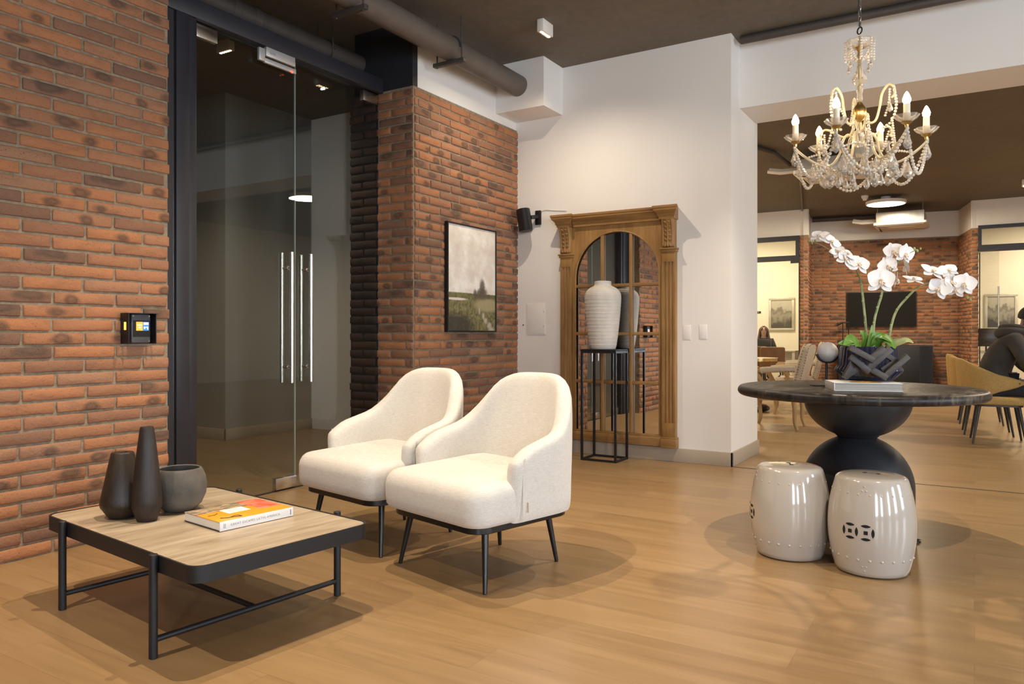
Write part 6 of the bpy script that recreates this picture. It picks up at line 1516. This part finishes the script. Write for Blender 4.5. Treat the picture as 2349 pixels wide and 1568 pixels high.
# woman at the office desk, facing the camera
pw_ = at(1752, 17.1)
wm_ = thing('person', 'person with long brown hair and dark jacket sitting at the left office desk', 'person', (pw_.x, pw_.y, 0), PI / 2 + 0.25)
M['jacket'] = plain('dark_jacket', (0.035, 0.034, 0.032), 0.85, var=0.15); M['hair_brown'] = plain('long_brown_hair', (0.07, 0.034, 0.018), 0.5, var=0.35, scale=14, stretch=(1, 1, 0.1))
sp_ = [((0, -0.04, 0.55), 0.135), ((0, -0.03, 0.70), (0.13, 0.11)), ((0, -0.01, 0.83), (0.15, 0.11)), ((0, 0.0, 0.94), (0.15, 0.09))]; nk = (0, 0.005, 1.03); hc = (0, 0.03, 1.155)
arms, legs, sl, trs = [], [], [], []
for s in (-1, 1):
    sh, el, wr = (s * 0.165, 0.0, 0.945), (s * 0.235, 0.06, 0.755), (s * 0.13, 0.27, 0.785)
    arms += [[sp_[3], (sh, 0.052), (el, 0.038), (wr, 0.025)]] + hand_chains(wr, (-0.2 * s, 1, -0.1), (0, 0, 1), s)
    sl += [[(sp_[3][0], (0.17, 0.105)), (sh, 0.075), (el, 0.058), ((s * 0.15, 0.235, 0.782), 0.040)]]
    legs += [[sp_[0], ((s * 0.09, 0.02, 0.53), 0.085), ((s * 0.10, 0.38, 0.51), 0.055), ((s * 0.10, 0.36, 0.08), 0.034), ((s * 0.10, 0.47, 0.04), 0.030)]]
    trs += [[(sp_[0][0], 0.145), ((s * 0.09, 0.02, 0.53), 0.098), ((s * 0.10, 0.38, 0.51), 0.070), ((s * 0.10, 0.36, 0.10), 0.052)]]
hch = head_chain(nk, hc, (0, 1, -0.12), 0.078)
nose = [hch[2], ((0, 0.03 + 0.088, 1.15), 0.012)]
skinned('body', [sp_ + [(nk, 0.048)], hch, nose] + arms + legs, M['skin'], wm_)
skinned('jacket', [[((0, -0.04, 0.56), (0.15, 0.13)), ((0, -0.03, 0.70), (0.155, 0.13)), ((0, -0.01, 0.83), (0.17, 0.125)), ((0, 0.0, 0.94), (0.17, 0.105)), ((0, 0.004, 1.0), 0.075)]] + sl, M['jacket'], wm_)
skinned('trousers', trs, M['trousers'], wm_)
hr = MB(); rows = []
for i in range(15):
    z = 1.268 - 0.024 * i; w0 = 0.094 * math.sin(min(1, (i + 0.6) / 4.5) * PI / 2) + 0.0028 * max(0, i - 4) * 1.5; d0 = 0.098 * math.sin(min(1, (i + 0.6) / 4.5) * PI / 2)
    a0 = 0.25 + 0.55 * min(1, max(0, (i - 2) / 3)); row = []
    for k in range(21):
        q = PI / 2 + a0 + (2 * PI - 2 * a0) * k / 20; row.append((w0 * math.cos(q), 0.022 + d0 * math.sin(q), z))
    rows.append(row)
hr.grid(rows); ho = hr.build('hair', M['hair_brown'], wm_, fixn=False); sd = ho.modifiers.new('thick', 'SOLIDIFY'); sd.thickness = 0.014
for s in (-1, 1):
    MB().ball((s * 0.030, 0.112, 1.172), 0.0095, 10).build('eye', M['ink_black'], wm_)
    MB().tube([(s * 0.016, 0.114, 1.192), (s * 0.032, 0.112, 1.197), (s * 0.046, 0.105, 1.192)], 0.0035, 6).build('eyebrow', M['hair_brown'], wm_)
MB().tube([(-0.022, 0.108, 1.112), (0, 0.116, 1.110), (0.022, 0.108, 1.112)], lambda t: 0.0025 + 0.005 * math.sin(PI * t), 8).build('mouth', plain('lips', (0.30, 0.09, 0.07), 0.45), wm_)
t = thing('office_chair', 'dark office chair behind the desk, under the person with long hair', 'chair', (pw_.x, pw_.y, 0), PI / 2 + 0.25)
MB().prism(rrect(-0.23, -0.25, 0.23, 0.22, 0.08, 5), [(0.37, 0.01), (0.38, 0), (0.41, 0), (0.42, 0.02)]).build('seat', M['black'], t)
MB().prism(rrect(-0.20, 0, 0.20, 0.40, 0.07, 5), [(-0.02, 0.01), (0.0, 0), (0.02, 0.01)], Matrix.Translation((0, -0.27, 0.48)) @ Matrix.Rotation(PI / 2, 4, 'X')).build('backrest', M['black'], t)
MB().bar((0, -0.26, 0.40), (0, -0.295, 0.55), 0.05, 0.02).build('back_support', M['black'], t); MB().cyl((0, 0, 0.06), (0, 0, 0.375), 0.025, seg=12).build('gas_lift', M['black'], t)
ft = MB()
for k in range(5): ft.bar((0, 0, 0.07), (0.28 * math.cos(2 * PI * k / 5), 0.28 * math.sin(2 * PI * k / 5), 0.045), 0.04, 0.03)
for k in range(5): ft.ball((0.28 * math.cos(2 * PI * k / 5), 0.28 * math.sin(2 * PI * k / 5), 0.028), 0.028, 8)
ft.build('star_base', M['black'], t)

# scrap on the floor at the foot of the stools
p = fl(2101, 1243); mb = MB(); rg = random.Random(5); rows = []
for i in range(6):
    rows.append([(-0.03 + 0.0125 * i, (j - 2) * 0.009 * (1 + 0.4 * math.sin(i * 1.7)), 0.002 + 0.008 * abs(math.sin(i * 1.3 + j * 1.1)) + rg.uniform(0, 0.002)) for j in range(5)])
mb.grid(rows); o = mb.build('dry_leaf', plain('dry_brown_leaf', (0.05, 0.03, 0.016), 0.7, var=0.5, scale=90), smooth=False, fixn=False); sd = o.modifiers.new('thick', 'SOLIDIFY'); sd.thickness = 0.002
o.location = p; tag(o, 'small curled dark scrap on the floor right of the drum stools', 'scrap')
